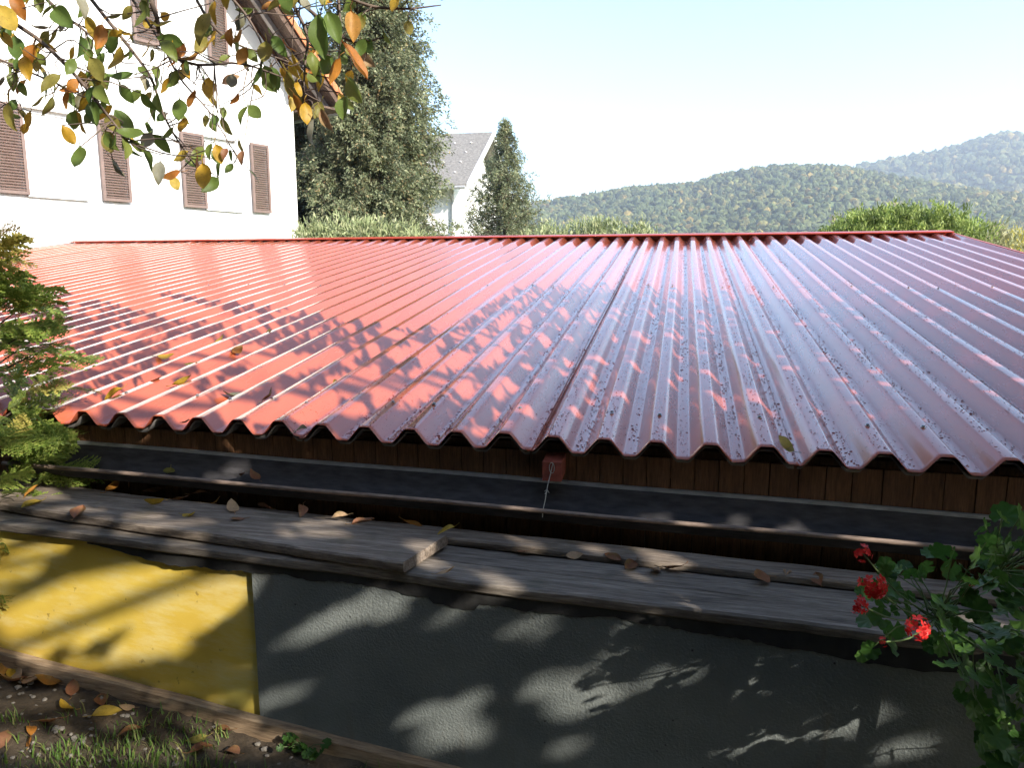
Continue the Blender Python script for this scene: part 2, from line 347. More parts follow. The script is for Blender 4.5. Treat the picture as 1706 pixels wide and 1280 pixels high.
# ------------------------------------------------------------------ shed with corrugated roof
P = .177; D = .054; AL = .1466; TN = math.tan(AL); YR = 6.84; LSL = YR/math.cos(AL)
PROF = [(0, 0), (.09, 0), (.108, -.012), (.135, -.07), (.19, -.26), (.25, -.5), (.31, -.74), (.355, -.9), (.385, -.975), (.405, -1), (.5, -1)]
def prof(u):
    f = abs(u-round(u)); return D*float(np.interp(f, [a for a, _ in PROF], [b for _, b in PROF]))
US = [0, .09, .108, .135, .19, .25, .31, .355, .385, .405, .5, .595, .615, .645, .69, .75, .81, .865, .892, .91]
shed = thing('shed', (-.6, 3.4, -1.25), 'low wooden shed with a wide red corrugated metal roof and zinc gutter', 'shed')
def sheet(u0, u1, name, mat, ya, yb, dz, thick, nseg, lift=0, yo=0, wob=.0015, seed=0):
    us = sorted(set([round(k+f, 4) for k in range(math.floor(u0)-1, math.ceil(u1)+1) for f in US if u0 <= k+f <= u1]+[u0, u1]))
    ys = [ya+yo]+list(np.linspace(ya+.02, yb, nseg)); V = []; m = len(us)
    for lay in (0, 1):
        for j, y in enumerate(ys):
            for u in us:
                li = lift*max(0, min(1, (u-(u1-1.1))/.2)) if lift else 0
                z = prof(u)+y*TN+dz+li-lay*thick+wob*math.sin(y*2.1+u*1.3+seed)*(1 if j else 0)
                V.append((u*P+wob*math.sin(y*1.4+seed*2), y, z))
    n = len(ys)*m; F = []
    for j in range(len(ys)-1):
        for i in range(m-1):
            a = j*m+i; F.append((a, a+1, a+1+m, a+m)); F.append((n+a, n+a+m, n+a+1+m, n+a+1))
    for i in range(m-1):
        F.append((i, n+i, n+i+1, i+1)); b = (len(ys)-1)*m+i; F.append((b, b+1, n+b+1, n+b))
    for j in range(len(ys)-1):
        a = j*m; F.append((a, a+m, n+a+m, n+a)); b = j*m+m-1; F.append((b, n+b, n+b+m, b+m))
    o = mk(name, V, F, mat, shed, smooth=True)
    # keep the ends crisp
    me = o.data; e0 = 2*(len(ys)-1)*(m-1); s = [i < e0 for i in range(len(me.polygons))]; me.polygons.foreach_set('use_smooth', s)
    return o
sheets = {}
for k in range(-8, 6):
    u0 = max(-37.0, 5*k+.48); u1 = min(30.0, 5*k+5.0+.56)
    if k == 5: u0, u1 = 25.48, 30.0
    sheets[k] = sheet(u0, u1, 'roof_sheet', M_ROOF, 0, YR, 0, .0012, 12, .0035, rng.uniform(-.006, .004), seed=k)
    if -4 <= k: sheet(5*k+.55, min(5*k+5.5, 30), 'fibre_cement_sheet', M_ETERNIT, .016+rng.uniform(-.004, .006), YR-.1, -.016, .006, 3, seed=k)
# screws on the crests
def rz(u, y): return prof(u)+y*TN
V, F = [], []
for r, z in ((.0085, 0), (.0085, .0018), (.0055, .002), (.0055, .0062), (.003, .0075)):
    V += [(r*math.cos(2*math.pi*j/8), r*math.sin(2*math.pi*j/8), z) for j in range(8)]
for i in range(4): F += [(i*8+j, i*8+(j+1) % 8, i*8+8+(j+1) % 8, i*8+8+j) for j in range(8)]
F.append(tuple(range(32, 40)))
me_s = bpy.data.meshes.new('screw'); me_s.from_pydata(V, [], F); me_s.materials.append(M_SCREW)
def screw(u, y):
    k = max(-8, min(5, math.floor((u-.5)/5)))
    inst('screw', me_s, Matrix.Translation((u*P, y, rz(u, y)+.003)) @ Matrix.Rotation(AL, 4, 'X'), sheets[k])
for u in (0, 2, 3, 5, 7, 8, 10, 12, 13, 15, 17, 18, 20): screw(u, .25+rng.uniform(-.03, .03))
for u in (-15, -12, -9, -7, -5, -3, 0, 2, 3, 5, 7, 8, 10, 12, 13, 15, 17, 20, 22, 23, 25): screw(u, 3.1+rng.uniform(-.05, .05))
for u in range(9, 30, 2): screw(u, 6.5+rng.uniform(-.02, .02))
# rain drops
def drops(nd):
    V, F = [], []; ring = 7
    for _ in range(nd):
        q = rng.random()
        if q < .50:   # trough
            u = rng.integers(5, 24)+.5+rng.uniform(-.10, .10); y = rng.uniform(.02, 1)**1.5*6.3; r = rng.uniform(.0022, .0048); st = rng.uniform(.8, 1.3)
        elif q < .82:  # crest
            u = rng.integers(5, 25)+rng.uniform(-.13, .10); y = rng.uniform(.01, 1)**1.3*3.4; r = rng.uniform(.0016, .0040); st = 1
        else:
            u = rng.integers(5, 20)+rng.uniform(.12, .36)*rng.choice([1, -1], p=[.8, .2]); y = rng.uniform(.01, 1)**1.8*2.0; r = rng.uniform(.0012, .0024); st = 1
        r *= .78
        if rng.random() < .04: r *= 1.6
        e = 1e-3; sl = (prof(u+e)-prof(u-e))/(2*e*P); nn = np.array([-sl, -TN, 1]); nn /= np.linalg.norm(nn)
        a = np.cross((0, 1, 0), nn); a /= np.linalg.norm(a); b = np.cross(nn, a); c = np.array([u*P, y, rz(u, y)+.0003]); n0 = len(V)
        if 4.5 < u % 5 or u % 5 < .6: c = c+nn*.0036*(u % 5 > 4.4 or u % 5 < .57)
        ph = rng.uniform(0, 6)
        for rr, h in ((1, 0), (.8, .38)):
            for j in range(ring):
                t = 2*math.pi*j/ring+ph; w_ = 1+.25*math.sin(2*t+ph*3)
                V.append(c+a*r*rr*math.cos(t)*w_*st+b*r*rr*math.sin(t)*w_+nn*r*h)
        V.append(c+nn*r*.52)
        for j in range(ring):
            k = (j+1) % ring; F.append((n0+j, n0+k, n0+ring+k, n0+ring+j)); F.append((n0+ring+j, n0+ring+k, n0+2*ring))
    o = mk('rain_drop', V, F, M_WATER, shed, smooth=True); setp(o, kind='stuff')
drops(12500)
# upper edge flashing, verge trims
zc = YR*TN
V, F = boxes([((P*-3.5, YR-.02, zc+.014), (P*33.6, 0, 0), (0, .075, .075*TN), (0, -.0009, .006)), ((P*-3.5, YR+.052, zc-.02), (P*33.6, 0, 0), (0, .002, 0), (0, 0, .05))])
mk('ridge_flashing', V, F, M_FLASH, shed)
V, F = boxes([((30*P+.012, YR/2, zc/2-.016), (.002, 0, 0), (0, YR/2, zc/2), (0, 0, .02)), ((30*P+.004, YR/2, zc/2+.006), (.012, 0, 0), (0, YR/2, zc/2), (0, 0, .0015))])
mk('verge_trim', V, F, M_FLASH, shed)
# board walls
x = -.75
while x < 4.05:
    wd = .086+rng.uniform(-.006, .007); dy = rng.uniform(0, .004)
    V, F = boxes([aab(x+.0015, x+wd-.0015, .082-dy, .104-dy, -1.3, -.075)]); mk('wall_board', V, F, M_SHED, shed); x += wd
V, F = boxes([aab(-6.2, -.76, .084, .104, -1.3, -.08), aab(4.12, 5.1, .084, .104, -1.3, -.08)]); mk('wall_panel', V, F, M_SHED, shed)
V, F = boxes([((5.08, 3.4, -.35), (.015, 0, 0), (0, 3.3, 3.3*TN), (0, 0, .775))]); mk('side_wall', V, F, M_SHED, shed)
V, F = boxes([((-6.18, 3.4, -.35), (.015, 0, 0), (0, 3.3, 3.3*TN), (0, 0, .775))]); mk('side_wall', V, F, M_SHED, shed)
V, F = boxes([aab(-6.15, 5.06, 6.68, 6.72, -1.3, .915)]); mk('back_wall', V, F, M_SHED, shed)
V, F = boxes([aab(-6.1, 5.0, .105, .16, -.155, -.05)]); mk('wall_plate', V, F, M_SHED, shed)
for x in (-2.8, -.9, 1.945, 4.6):
    V, F = boxes([((x, .035, -.118), (.034, 0, 0), (0, .046, .046*TN), (0, 0, .034))]); mk('rafter_end', V, F, M_RUST, shed)
# gutter
xs = np.linspace(-.32, 5.2, 30); gp = []
for a in np.linspace(0, 1, 13):
    gp.append((a,))
def gut(x, a, off=0):
    yb, zb = .062, -.148-.017*x; yl, zl = -.088, -.213-.015*x
    y = yb+(yl-yb)*a; base = zb+(zl-zb)*a; dip = .072*(1-(2*a-1)**2)**.5
    return (x, y+off*(.5-a)*-.004, base-dip-off*.002+.0015*math.sin(x*5))
m = 13; V = [gut(x, a, o) for o in (0, 1) for x in xs for a in np.linspace(0, 1, m)]; n = len(xs)*m; F = []
for i in range(len(xs)-1):
    for j in range(m-1):
        a = i*m+j; F.append((a, a+m, a+m+1, a+1)); F.append((n+a, n+a+1, n+a+m+1, n+a+m))
gut_o = mk('gutter', V, F, M_GUTTER, shed, smooth=True)
V, F = tube([np.array(gut(x, 1))+(0, -.006, .001) for x in xs], .0085, 8); mk('gutter_lip', V, F, M_LIP, gut_o, smooth=True)
V, F = [], []
for i, x in enumerate(xs):
    y, z = gut(x, 0)[1:]; V += [(x, y-.004, z-.006), (x, y+.010, z-.006), (x, y+.010, z+.006), (x, y-.004, z+.006)]
for i in range(len(xs)-1):
    for j in range(4): F.append((4*i+j, 4*i+4+j, 4*i+4+(j+1) % 4, 4*i+(j+1) % 4))
mk('gutter_edge', V, F, M_ZINCEDGE, gut_o)
V = [gut(-.318, a) for a in np.linspace(0, 1, m)]; mk('end_cap', V, [tuple(range(m))], M_GUTTER, gut_o)
# string from the rafter end down to the gutter lip
st = thing('string', (1.94, -.1, -.24), 'thin pale string knotted round the red rafter end, hanging to the gutter lip', 'string')
pth = [(1.948, -.012, -.095), (1.942, -.016, -.125), (1.936, -.05, -.17), (1.934, -.075, -.205), (1.930, -.094, -.236), (1.929, -.099, -.262)]
V, F = tube(smoothpath(pth, 14), .0014, 5); mk('cord', V, F, M_STRING, st)
V, F = [], []
lp = [np.array([1.945+.009*math.sin(t), -.014-.003*math.cos(t), -.11+.02*math.cos(t)]) for t in np.linspace(0, 6.3, 13)]
tube(lp, .0012, 5, V, F); tube([(1.928, -.06, -.182), (1.936, -.055, -.176), (1.944, -.06, -.186)], .0012, 5, V, F); tube([(1.931, -.066, -.19), (1.937, -.062, -.18), (1.932, -.06, -.2)], .002, 5, V, F)
mk('knot', V, F, M_STRING, st)

# ------------------------------------------------------------------ low wall, planks, panels
def yw(x): return -.352-.058*x
wall = thing('low_wall', (1.6, -.25, -1.2), 'low grey cement rendered wall under the weathered planks', 'wall')
WX0, WX1 = -1.6, 4.3
V = []; F = []
for x in (WX0, WX1): V += [(x, yw(x)+.035, -1.3), (x, -.02-.03*x, -1.3), (x, -.02-.03*x, -.385), (x, yw(x)+.035, -.385)]
F = [(0, 1, 2, 3), (7, 6, 5, 4), (0, 4, 5, 1), (1, 5, 6, 2), (2, 6, 7, 3), (3, 7, 4, 0)]; mk('core', V, F, M_BODY, wall)
def panel(name, x0, x1, zt, zb, off, thick, mat, parent, nx, nz, rough=.0):
    V = []; F = []
    xs = np.linspace(x0, x1, nx); tt = np.linspace(0, 1, nz)
    for x in xs:
        for t in tt:
            z = zb(x)+(zt(x)-zb(x))*t; V.append((x, yw(x)-off+rough*hashn(x*9, z*9, 1, 2)+rough*.5*hashn(x*31, z*27, 1, 5), z))
    n = len(V)
    V += [(v[0], yw(v[0])-off+thick, v[2]) for v in V]
    for i in range(nx-1):
        for j in range(nz-1):
            a = i*nz+j; F.append((a, a+nz, a+nz+1, a+1)); F.append((n+a, n+a+1, n+a+nz+1, n+a+nz))
    for i in range(nx-1):
        for j in (0, nz-1):
            a = i*nz+j; F.append((a, a+nz, n+a+nz, n+a))
    for j in range(nz-1):
        for i in (0, nx-1):
            a = i*nz+j; F.append((a, a+1, n+a+1, n+a))
    o = mk(name, V, F, mat, parent, smooth=False); return o
panel('render_panel', 1.02, WX1, lambda x: -.375, lambda x: -.93-.05*(x-1)+.012*hashn(x*4, 1), .014, .04, M_RENDER, wall, 130, 26, .0016)
ys_ = thing('formwork_panel', (.2, -.37, -1.0), 'yellow coated formwork panel set against the wall on the left', 'panel')
panel('board', -1.5, 1.017, lambda x: -.382-.004*x, lambda x: -.99-.03*x, -.004, .027, M_YELLOW, ys_, 12, 4)
# ragged tar paper below the boards
V, F = [], []; xs = np.linspace(.35, 3.9, 220)
for i, x in enumerate(xs):
    d = .028+.02*hashn(x*3, 2, 1, 4)+.009*hashn(x*17, 1, 1, 7)+rng.uniform(-.003, .003)+(.02 if 1.66 < x < 1.80 else 0)+.02*np.clip((x-2.2), 0, 1)
    d *= np.clip((x-.35)/.25, .15, 1)
    yy = yw(x)-.0185
    V += [(x, yy, -.362), (x, yy-.002*math.sin(x*20), -.378-d), (x, yy+.003, -.378-d), (x, yy+.003, -.362)]
for i in range(len(xs)-1):
    for j in range(4): F.append((4*i+j, 4*i+4+j, 4*i+4+(j+1) % 4, 4*i+(j+1) % 4))
tp = mk('tar_paper_strip', V, F, M_TAR); setp(tp, 'ragged black tar paper strip hanging below the front plank', 'tar paper')
def plank(name, a, b, wdt, thk, mat, label, seed=0, ragged=.004, n=50, endcut=0, tilt=0):
    """a, b: end points of the centre line on top face"""
    a, b = np.array(a, float), np.array(b, float); d = (b-a); L = np.linalg.norm(d); d /= L
    sd = np.cross((0, 0, 1), d); sd /= np.linalg.norm(sd); up = np.cross(d, sd)
    if tilt: sd, up = sd*math.cos(tilt)+up*math.sin(tilt), up*math.cos(tilt)-sd*math.sin(tilt)
    r = min(.006, thk*.25); sec = []
    h = wdt/2
    top = [(-h+r+(2*h-2*r)*k/6, 0) for k in range(7)]
    sec = top+[(h, -r), (h, -thk*.5), (h-.001, -thk+r), (h-r, -thk), (-h+r, -thk), (-h+.001, -thk+r), (-h, -thk*.5), (-h, -r)]
    V = []; m = len(sec)
    for i in range(n+1):
        t = i/n
        for j, (s, z) in enumerate(sec):
            rg = ragged*(hashn(t*L*5, s*3, 1, seed)+.5*hashn(t*L*19, s*9, 1, seed+3)+.3*hashn(t*L*47, s*30+z*40, 1, seed+8))
            rz_ = .0022*hashn(t*L*3, s*60, 1, seed+5)+.0015*hashn(t*L*11, s*90, 1, seed+2)
            ee = endcut*s+.004*hashn(s*50, z*60, 1, seed) if i in (0, n) else 0
            V.append(a+d*(t*L+ee)+sd*(s+(rg if abs(s) > h-.012 else 0))+up*(z+rz_))
    F = [(i*m+j, i*m+(j+1) % m, (i+1)*m+(j+1) % m, (i+1)*m+j) for i in range(n) for j in range(m)]
    F.append(tuple(range(m))[::-1]); F.append(tuple(n*m+j for j in range(m)))
    o = mk(name, V, F, mat, smooth=False); setp(o, label, 'plank', 'weathered planks on the wall'); return o
ZL = -.338
plank('plank', (-1.5, -.245, ZL), (3.9, -.53, ZL-.004), .13, .034, M_GREYWOOD, 'long grey weathered plank forming the front edge of the ledge', 1, .006, 90)
plank('plank', (-1.5, -.09, ZL-.004), (3.9, -.40, ZL-.012), .125, .03, M_GREYWOOD, 'sunken grey plank in the middle of the ledge, strewn with leaves', 2, .004, 70)
plank('plank', (-1.5, .035, ZL+.008), (3.9, -.25, ZL+.002), .10, .03, M_OLDWOOD, 'narrow brown plank at the back of the ledge, beneath the gutter', 3, .005, 70)
plank('plank', (-1.2, -.045, ZL+.036), (1.605, -.360, ZL+.038), .265, .034, M_OLDWOOD, 'short thick cracked plank on top of the others, sawn end showing', 4, .008, 70, endcut=.10)
# base plank
a0, a1 = (-1.0, yw(-1)-.027, -.80), (2.9, yw(2.9)-.027, -1.035)
o = plank('plank', a0, a1, .034, .078, M_BASEWOOD, 'pale wooden plank on edge along the foot of the wall', 6, .003, 50)

# ------------------------------------------------------------------ leaf meshes
def leafmesh(name, mat, curl, fold, wid=.56, stem=.28, seed=0, twist=0, nseg=7):
    r = random.Random(seed); V, F = [], []
    for i in range(nseg+1):
        t = i/nseg; w_ = wid/2*math.sin(math.pi*min(1, t**.85*1.0))**.8*(1-.12*t) if 0 < t < 1 else 0.0
        z = curl*(t-.3)**2+.02*math.sin(t*9+seed); y = t*(1-.12*abs(curl)*t)
        tw = twist*(t-.3)
        for s in (-1, -.5, 0, .5, 1):
            e = 1+(.06*math.sin(t*40+seed+s) if abs(s) == 1 else 0)
            x = s*w_*e; zz = z+fold*abs(x)+.03*math.sin(t*7+s*3+seed)*abs(s)
            V.append((x*math.cos(tw)-zz*math.sin(tw)*.6, y, zz+x*math.sin(tw)))
    for i in range(nseg):
        for j in range(4): F.append((i*5+j, i*5+j+1, i*5+6+j, i*5+5+j))
    tube([(0, .02, V[7][2]), (.02, -stem*.5, .02), (.05*r.choice((-1, 1)), -stem, .07)], [.016, .013, .016], 4, V, F)
    me = bpy.data.meshes.new(name); me.from_pydata([tuple(v) for v in V], [], F); me.materials.append(mat)
    me.polygons.foreach_set('use_smooth', [True]*len(me.polygons)); return me
LM = {}
for k, (c, m_) in enumerate(LEAFCOL.items()):
    LM[c] = [leafmesh('leaf_'+c, m_, *q, seed=k*5+i) for i, q in enumerate([(.35, .25, .58), (-.3, .35, .52), (.6, .15, .6), (.2, .7, .5), (.9, .5, .62)])]

# ------------------------------------------------------------------ fruit tree: the crown that shades the yard
E1 = np.cross(SUN, (0, 0, 1)); E1 /= np.linalg.norm(E1); E2 = np.cross(E1, SUN)
if E2[2] < 0: E2 = -E2
def e12(p): p = np.asarray(p); return np.stack([p@E1, p@E2], -1)
NR = np.array([0, -TN, 1.])
def roofpt(px, py): return onplane(px, py, (0, 0, -.02), NR)
BOUND = [(-7.5, 2.6), (-5.2, 3.5), (-3.778, 3.33), (-2.51, 3.15), (-2.4, 2.1), (-1.435, 2.05), (-.457, 1.81), (.108, 1.43), (.439, 1.39), (.674, 1.72), (1.05, 1.70), (1.10, 3.2), (1.746, 3.29), (2.387, 3.04), (3.068, 3.19), (3.584, 3.33), (4.0, 2.8), (4.25, 2.1), (5.4, 2.4), (7, 2.5)]
# upper limit of the crown's shade, as crown outline seen from the sun
top = e12(np.array([(x, y, y*TN-.02) for x, y in BOUND])); o_ = np.argsort(top[:, 0]); top = top[o_]
low = e12(np.array([(-9, -7.5, -.95), (9, -7.5, -.95)])); o_ = np.argsort(low[:, 0]); low = low[o_]
holes = []
def hole(p, r): q = e12(np.asarray(p)); holes.append((q[0], q[1], r))
WN = np.array([.058, 1, 0]); WP = (0, yw(0), 0)
WR = .78
for px, py, r in [(40, 1010, .06), (110, 1000, .055), (180, 985, .05), (60, 1060, .05), (150, 1040, .045), (260, 975, .05), (300, 985, .045), (250, 1020, .03), (320, 1010, .03), (210, 1090, .03), (290, 1060, .03), (0, 960, .05), (380, 1000, .03), (-60, 1000, .08),
                  (490, 1070, .032), (540, 1040, .04), (575, 1020, .03), (600, 1000, .022), (430, 1100, .03), (455, 1160, .03), (500, 1140, .022), (640, 1020, .03), (655, 1005, .02), (728, 1040, .033), (880, 1036, .028), (1040, 1045, .013), (960, 1170, .032), (900, 1140, .022), (1115, 1120, .026), (725, 1230, .045), (690, 1195, .028), (775, 1170, .02), (770, 1230, .024), (1265, 1110, .02), (1255, 1135, .016), (1400, 1205, .024), (1240, 1240, .024), (920, 1250, .016), (1490, 1250, .02), (880, 1070, .013), (1000, 1100, .012), (1170, 1000, .01)]:
    hole(onplane(px, py, WP, WN), r*(1.15 if px < 400 else (.66 if px < 800 else 1.05)))
for px, py, r in [(90, 850, .05), (150, 862, .035), (240, 870, .045), (320, 880, .04), (40, 845, .04), (470, 890, .03), (520, 885, .035), (560, 900, .02), (690, 915, .022), (730, 935, .02), (850, 967, .028), (890, 905, .022), (1125, 930, .025), (1085, 955, .014), (1000, 910, .012), (1270, 890, .012), (420, 930, .03), (310, 905, .03), (100, 880, .04), (560, 870, .03)]:
    hole(onplane(px, py, (0, 0, -.32), (0, 0, 1)), r)
for px, py, r in [(1195, 823, .022), (1440, 890, .018), (1490, 895, .02), (1150, 872, .02), (1280, 872, .018), (220, 790, .02), (150, 785, .02), (380, 805, .03), (440, 742, .02), (860, 858, .03), (1350, 835, .015), (400, 765, .02)]:
    hole(onplane(px, py, (0, -.09, 0), (0, 1, 0)), r)
for px, py, r in [(20, 1160, .05), (60, 1150, .05), (110, 1130, .04), (60, 1270, .05), (190, 1190, .03), (290, 1270, .04), (470, 1245, .03), (560, 1270, .03), (370, 1230, .025), (230, 1260, .04), (130, 1255, .03), (10, 1225, .03)]:
    hole(onplane(px, py, (0, 0, -.95), (0, 0, 1)), r)
for px, py, r in [(150, 650, .17), (215, 640, .14), (90, 600, .10), (180, 600, .10), (270, 655, .12), (60, 540, .10), (110, 560, .08), (230, 560, .09), (300, 600, .10), (330, 575, .10), (420, 590, .10), (470, 610, .08), (620, 630, .10), (590, 645, .07), (735, 595, .10), (720, 620, .06), (660, 590, .06), (800, 560, .08), (560, 590, .07), (515, 600, .05), (390, 640, .05), (640, 560, .05), (450, 680, .03), (330, 680, .05), (250, 690, .04), (190, 560, .06), (140, 700, .06), (870, 540, .07), (830, 590, .05), (910, 565, .06), (935, 520, .06), (985, 530, .06), (700, 570, .05), (40, 500, .1), (120, 500, .07), (330, 520, .08), (280, 545, .05), (810, 715, .022), (1110, 720, .018), (1180, 545, .035), (1150, 590, .03), (1290, 560, .03), (1310, 620, .022), (1120, 640, .02), (1240, 600, .02), (1400, 640, .02), (1050, 560, .04), (1060, 610, .025), (1015, 600, .03), (1460, 560, .03), (1560, 540, .035), (1620, 600, .03), (1500, 520, .04), (1100, 520, .035), (1210, 520, .04), (1010, 520, .04), (960, 600, .03), (990, 640, .025), (1360, 530, .04), (1660, 560, .03), (1680, 640, .02), (900, 610, .04), (870, 640, .02)]:
    hole(roofpt(px, py), r)
for _ in range(150):
    px = rng.uniform(-300, 860); hole(roofpt(px, rng.uniform(480, 700)), rng.uniform(.02, .055))
for _ in range(60):
    hole(roofpt(rng.uniform(860, 1700), rng.uniform(480, 690)), rng.uniform(.012, .028))
for z in np.arange(-.5, .75, .12):
    for dx in (-.34, -.2, -.06): hole((dx, -.22, z), .085)
HO = np.array(holes)
def inframe(p, m=70):
    x, y, z = project(p); return (z > .02) & (x > -m) & (x < 1706+m) & (y > -m) & (y < 1280+m)
N0 = 85000
c1 = rng.uniform(top[0, 0], top[-1, 0], N0); tp_ = np.interp(c1, top[:, 0], top[:, 1]); lw = np.interp(c1, low[:, 0], low[:, 1])
c2 = lw+(tp_-lw)*rng.uniform(0, 1, N0)
# the lower crown is thickest towards the wall, the planks and the gutter
ex = np.concatenate([[e12(onplane(rng.uniform(420, 1800), rng.uniform(950, 1350), WP, WN)) for _ in range(9000)],
                     [e12(onplane(rng.uniform(-150, 1750), rng.uniform(770, 1000), (0, 0, -.3), (0, 0, 1))) for _ in range(7000)],
                     [e12(onplane(rng.uniform(-150, 1750), rng.uniform(735, 900), (0, -.02, 0), (0, 1, 0))) for _ in range(5000)],
                     [e12(roofpt(rng.uniform(850, 1750), rng.uniform(500, 780))) for _ in range(6000)]])
c1 = np.concatenate([c1, ex[:, 0]]); c2 = np.concatenate([c2, ex[:, 1]]); N0 = len(c1)
tp_ = np.interp(c1, top[:, 0], top[:, 1]); keep = c2 < tp_
for h in HO: keep &= ((c1-h[0])**2+(c2-h[1])**2) > (h[2]+.033)**2
# a looser, ragged rim
keep &= ~((tp_-c2 < .22) & (rng.random(N0) < .45))
c1, c2 = c1[keep], c2[keep]; pos = np.full((len(c1), 3), np.nan)
for att in range(40):
    bad = np.isnan(pos[:, 0]);
    if not bad.any(): break
    lo_, hi_ = 1.15+.03*att, 2.2+.11*att
    zt = rng.uniform(lo_, hi_, bad.sum()); base = c1[bad, None]*E1+c2[bad, None]*E2
    q = base+((zt-base[:, 2])/SUN[2])[:, None]*SUN
    ok = ~inframe(q) & (np.linalg.norm(q-CAM, axis=1) > .7) & (q[:, 2] < 6.5)
    tmp = pos[bad]; tmp[ok] = q[ok]; pos[bad] = tmp
pos = pos[~np.isnan(pos[:, 0])]
tree = thing('fruit_tree', (1.6, -6.4, -1.0), 'fruit tree with yellowing leaves whose drooping twigs hang across the upper left', 'tree')
V, F = [], []
V = np.zeros((len(pos), 6, 3)); ax = rng.normal(0, .5, (len(pos), 3))+np.array([-.15, .1, -.7]); ax /= np.linalg.norm(ax, axis=1)[:, None]
no = rng.normal(0, 1, (len(pos), 3))+SUN*.9; sx = np.cross(ax, no); sx /= np.linalg.norm(sx, axis=1)[:, None]; no = np.cross(sx, ax)
Ls = rng.uniform(.070, .105, len(pos))[:, None]
for k, (yy, xx, zz) in enumerate([(-.5, 0, 0), (-.05, -.3, .06), (-.05, .3, .06), (.28, -.2, .03), (.28, .2, .03), (.5, 0, -.04)]):
    V[:, k] = pos+ax*Ls*yy+sx*Ls*xx+no*Ls*zz
LF = np.array([[0, 2, 1, 1], [1, 2, 4, 3], [3, 4, 5, 5]])
FF = []
for i in range(len(pos)):
    b = 6*i; FF += [(b, b+2, b+1), (b+1, b+2, b+4, b+3), (b+3, b+4, b+5)]
mi = np.repeat(rng.choice(4, len(pos), p=[.55, .2, .17, .08]), 3)
cr = mk('crown', V.reshape(-1, 3), FF, None, tree, mats=[LEAFCOL[c] for c in ('green', 'olive', 'yellow', 'orange')], mi=mi); setp(cr, kind='stuff')
# limbs reach into clusters of the crown
cen = pos[rng.choice(len(pos), 46, replace=False)]
for _ in range(6):
    dd = ((pos[::8, None, :]-cen[None])**2).sum(-1).argmin(1); cen = np.array([pos[::8][dd == k].mean(0) if (dd == k).any() else cen[k] for k in range(len(cen))])
crotch = np.array([1.9, -5.9, 1.3])
V, F = tube(smoothpath([(1.6, -6.4, -1.1), (1.65, -6.35, -.3), (1.75, -6.1, .5), crotch], 10), list(np.linspace(.17, .12, 10)), 10)
V0, F0 = tube(smoothpath([(1.56, -6.45, -1.15), (1.6, -6.4, -.9)], 3), [.26, .21, .17], 10, V, F)
mk('trunk', V, F, M_BARK, tree, smooth=True)
for c in cen:
    mid = crotch*.5+c*.5+np.array([0, 0, .5+.1*np.linalg.norm(c-crotch)]); pp = smoothpath([crotch, mid, c], 12)
    if inframe(np.array(pp), 20).any():
        mid = mid+np.array([.6, -1.2, 1.3]); pp = smoothpath([crotch, mid, c], 12)
        if inframe(np.array(pp), 10).any(): continue
    V, F = tube(pp, list(np.linspace(.036, .009, 12)), 6)
    near = pos[np.argsort(((pos-c)**2).sum(1))[:400:9]]
    for q in near:
        m_ = (c+q)/2+rng.normal(0, .03, 3); tw = [c, m_, q]
        if not inframe(np.array(tw), 5).any(): tube(tw, [.006, .004, .002], 3, V, F, cap=False)
    mk('limb', V, F, M_BARK, tree)
# twigs and leaves hanging into view
TW = [([(-120, -60, 2.1), (-40, 0, 2.0), (60, 62, 1.95), (130, 130, 1.9), (178, 190, 1.9), (214, 236, 1.9)], .007, 48, .55),
      ([(-120, 40, 2.4), (-20, 90, 2.3), (50, 120, 2.3), (130, 155, 2.3)], .006, 30, .5),
      ([(100, -70, 2.4), (165, 15, 2.3), (215, 78, 2.25), (252, 130, 2.2), (272, 190, 2.2), (300, 240, 2.2), (338, 292, 2.1)], .006, 26, .45),
      ([(262, -70, 1.9), (252, -5, 1.9), (262, 30, 1.92), (275, 85, 1.95), (330, 108, 2.0), (400, 105, 2.0), (470, 128, 2.0)], .007, 18, .4),
      ([(300, -60, 2.4), (345, 30, 2.35), (392, 72, 2.3), (450, 92, 2.3), (515, 120, 2.3), (530, 165, 2.3)], .005, 20, .4),
      ([(455, -60, 2.0), (490, 10, 2.0), (512, 60, 2.0), (508, 110, 2.0), (505, 170, 2.0)], .006, 16, .4),
      ([(430, -60, 2.3), (520, 20, 2.25), (585, 68, 2.2), (640, 62, 2.2)], .007, 14, .3),
      ([(500, -50, 2.2), (600, 4, 2.2), (670, 14, 2.2), (735, 8, 2.2)], .006, 9, .25),
      ([(-120, 120, 2.7), (-10, 165, 2.6), (40, 185, 2.6)], .004, 10, .4),
      ([(180, -60, 2.7), (262, 60, 2.6), (300, 130, 2.6), (352, 190, 2.6), (395, 262, 2.6)], .005, 22, .4),
      ([(20, -60, 2.2), (90, 10, 2.2), (140, 50, 2.15), (190, 90, 2.1)], .006, 26, .5),
      ([(330, -60, 2.1), (385, -5, 2.1), (420, 40, 2.1), (440, 90, 2.1), (425, 130, 2.1)], .005, 14, .4),
      ([(560, -60, 2.3), (565, 10, 2.25), (568, 60, 2.2), (560, 120, 2.2)], .004, 7, .3)]
nleaf = 0; leaf_roots = []
def hang(px, py, d, Lpx, ang, colr, face=None, var=None):
    """leaf with its base at a point, its blade pointing in image direction ang (degrees, 90 = down)"""
    global nleaf
    o = atdepth(px, py, d); a = math.radians(ang)
    axv = math.cos(a)*RIGHT-math.sin(a)*UP+rng.normal(0, .22, 3)
    nv = (-FWD if face is None else face)+rng.normal(0, .45, 3)
    me = LM[colr][var if var is not None else rng.integers(0, 5)]
    inst('leaf', me, frame(axv, nv, o, Lpx*d/FPX), tree); nleaf += 1
PATHS = []
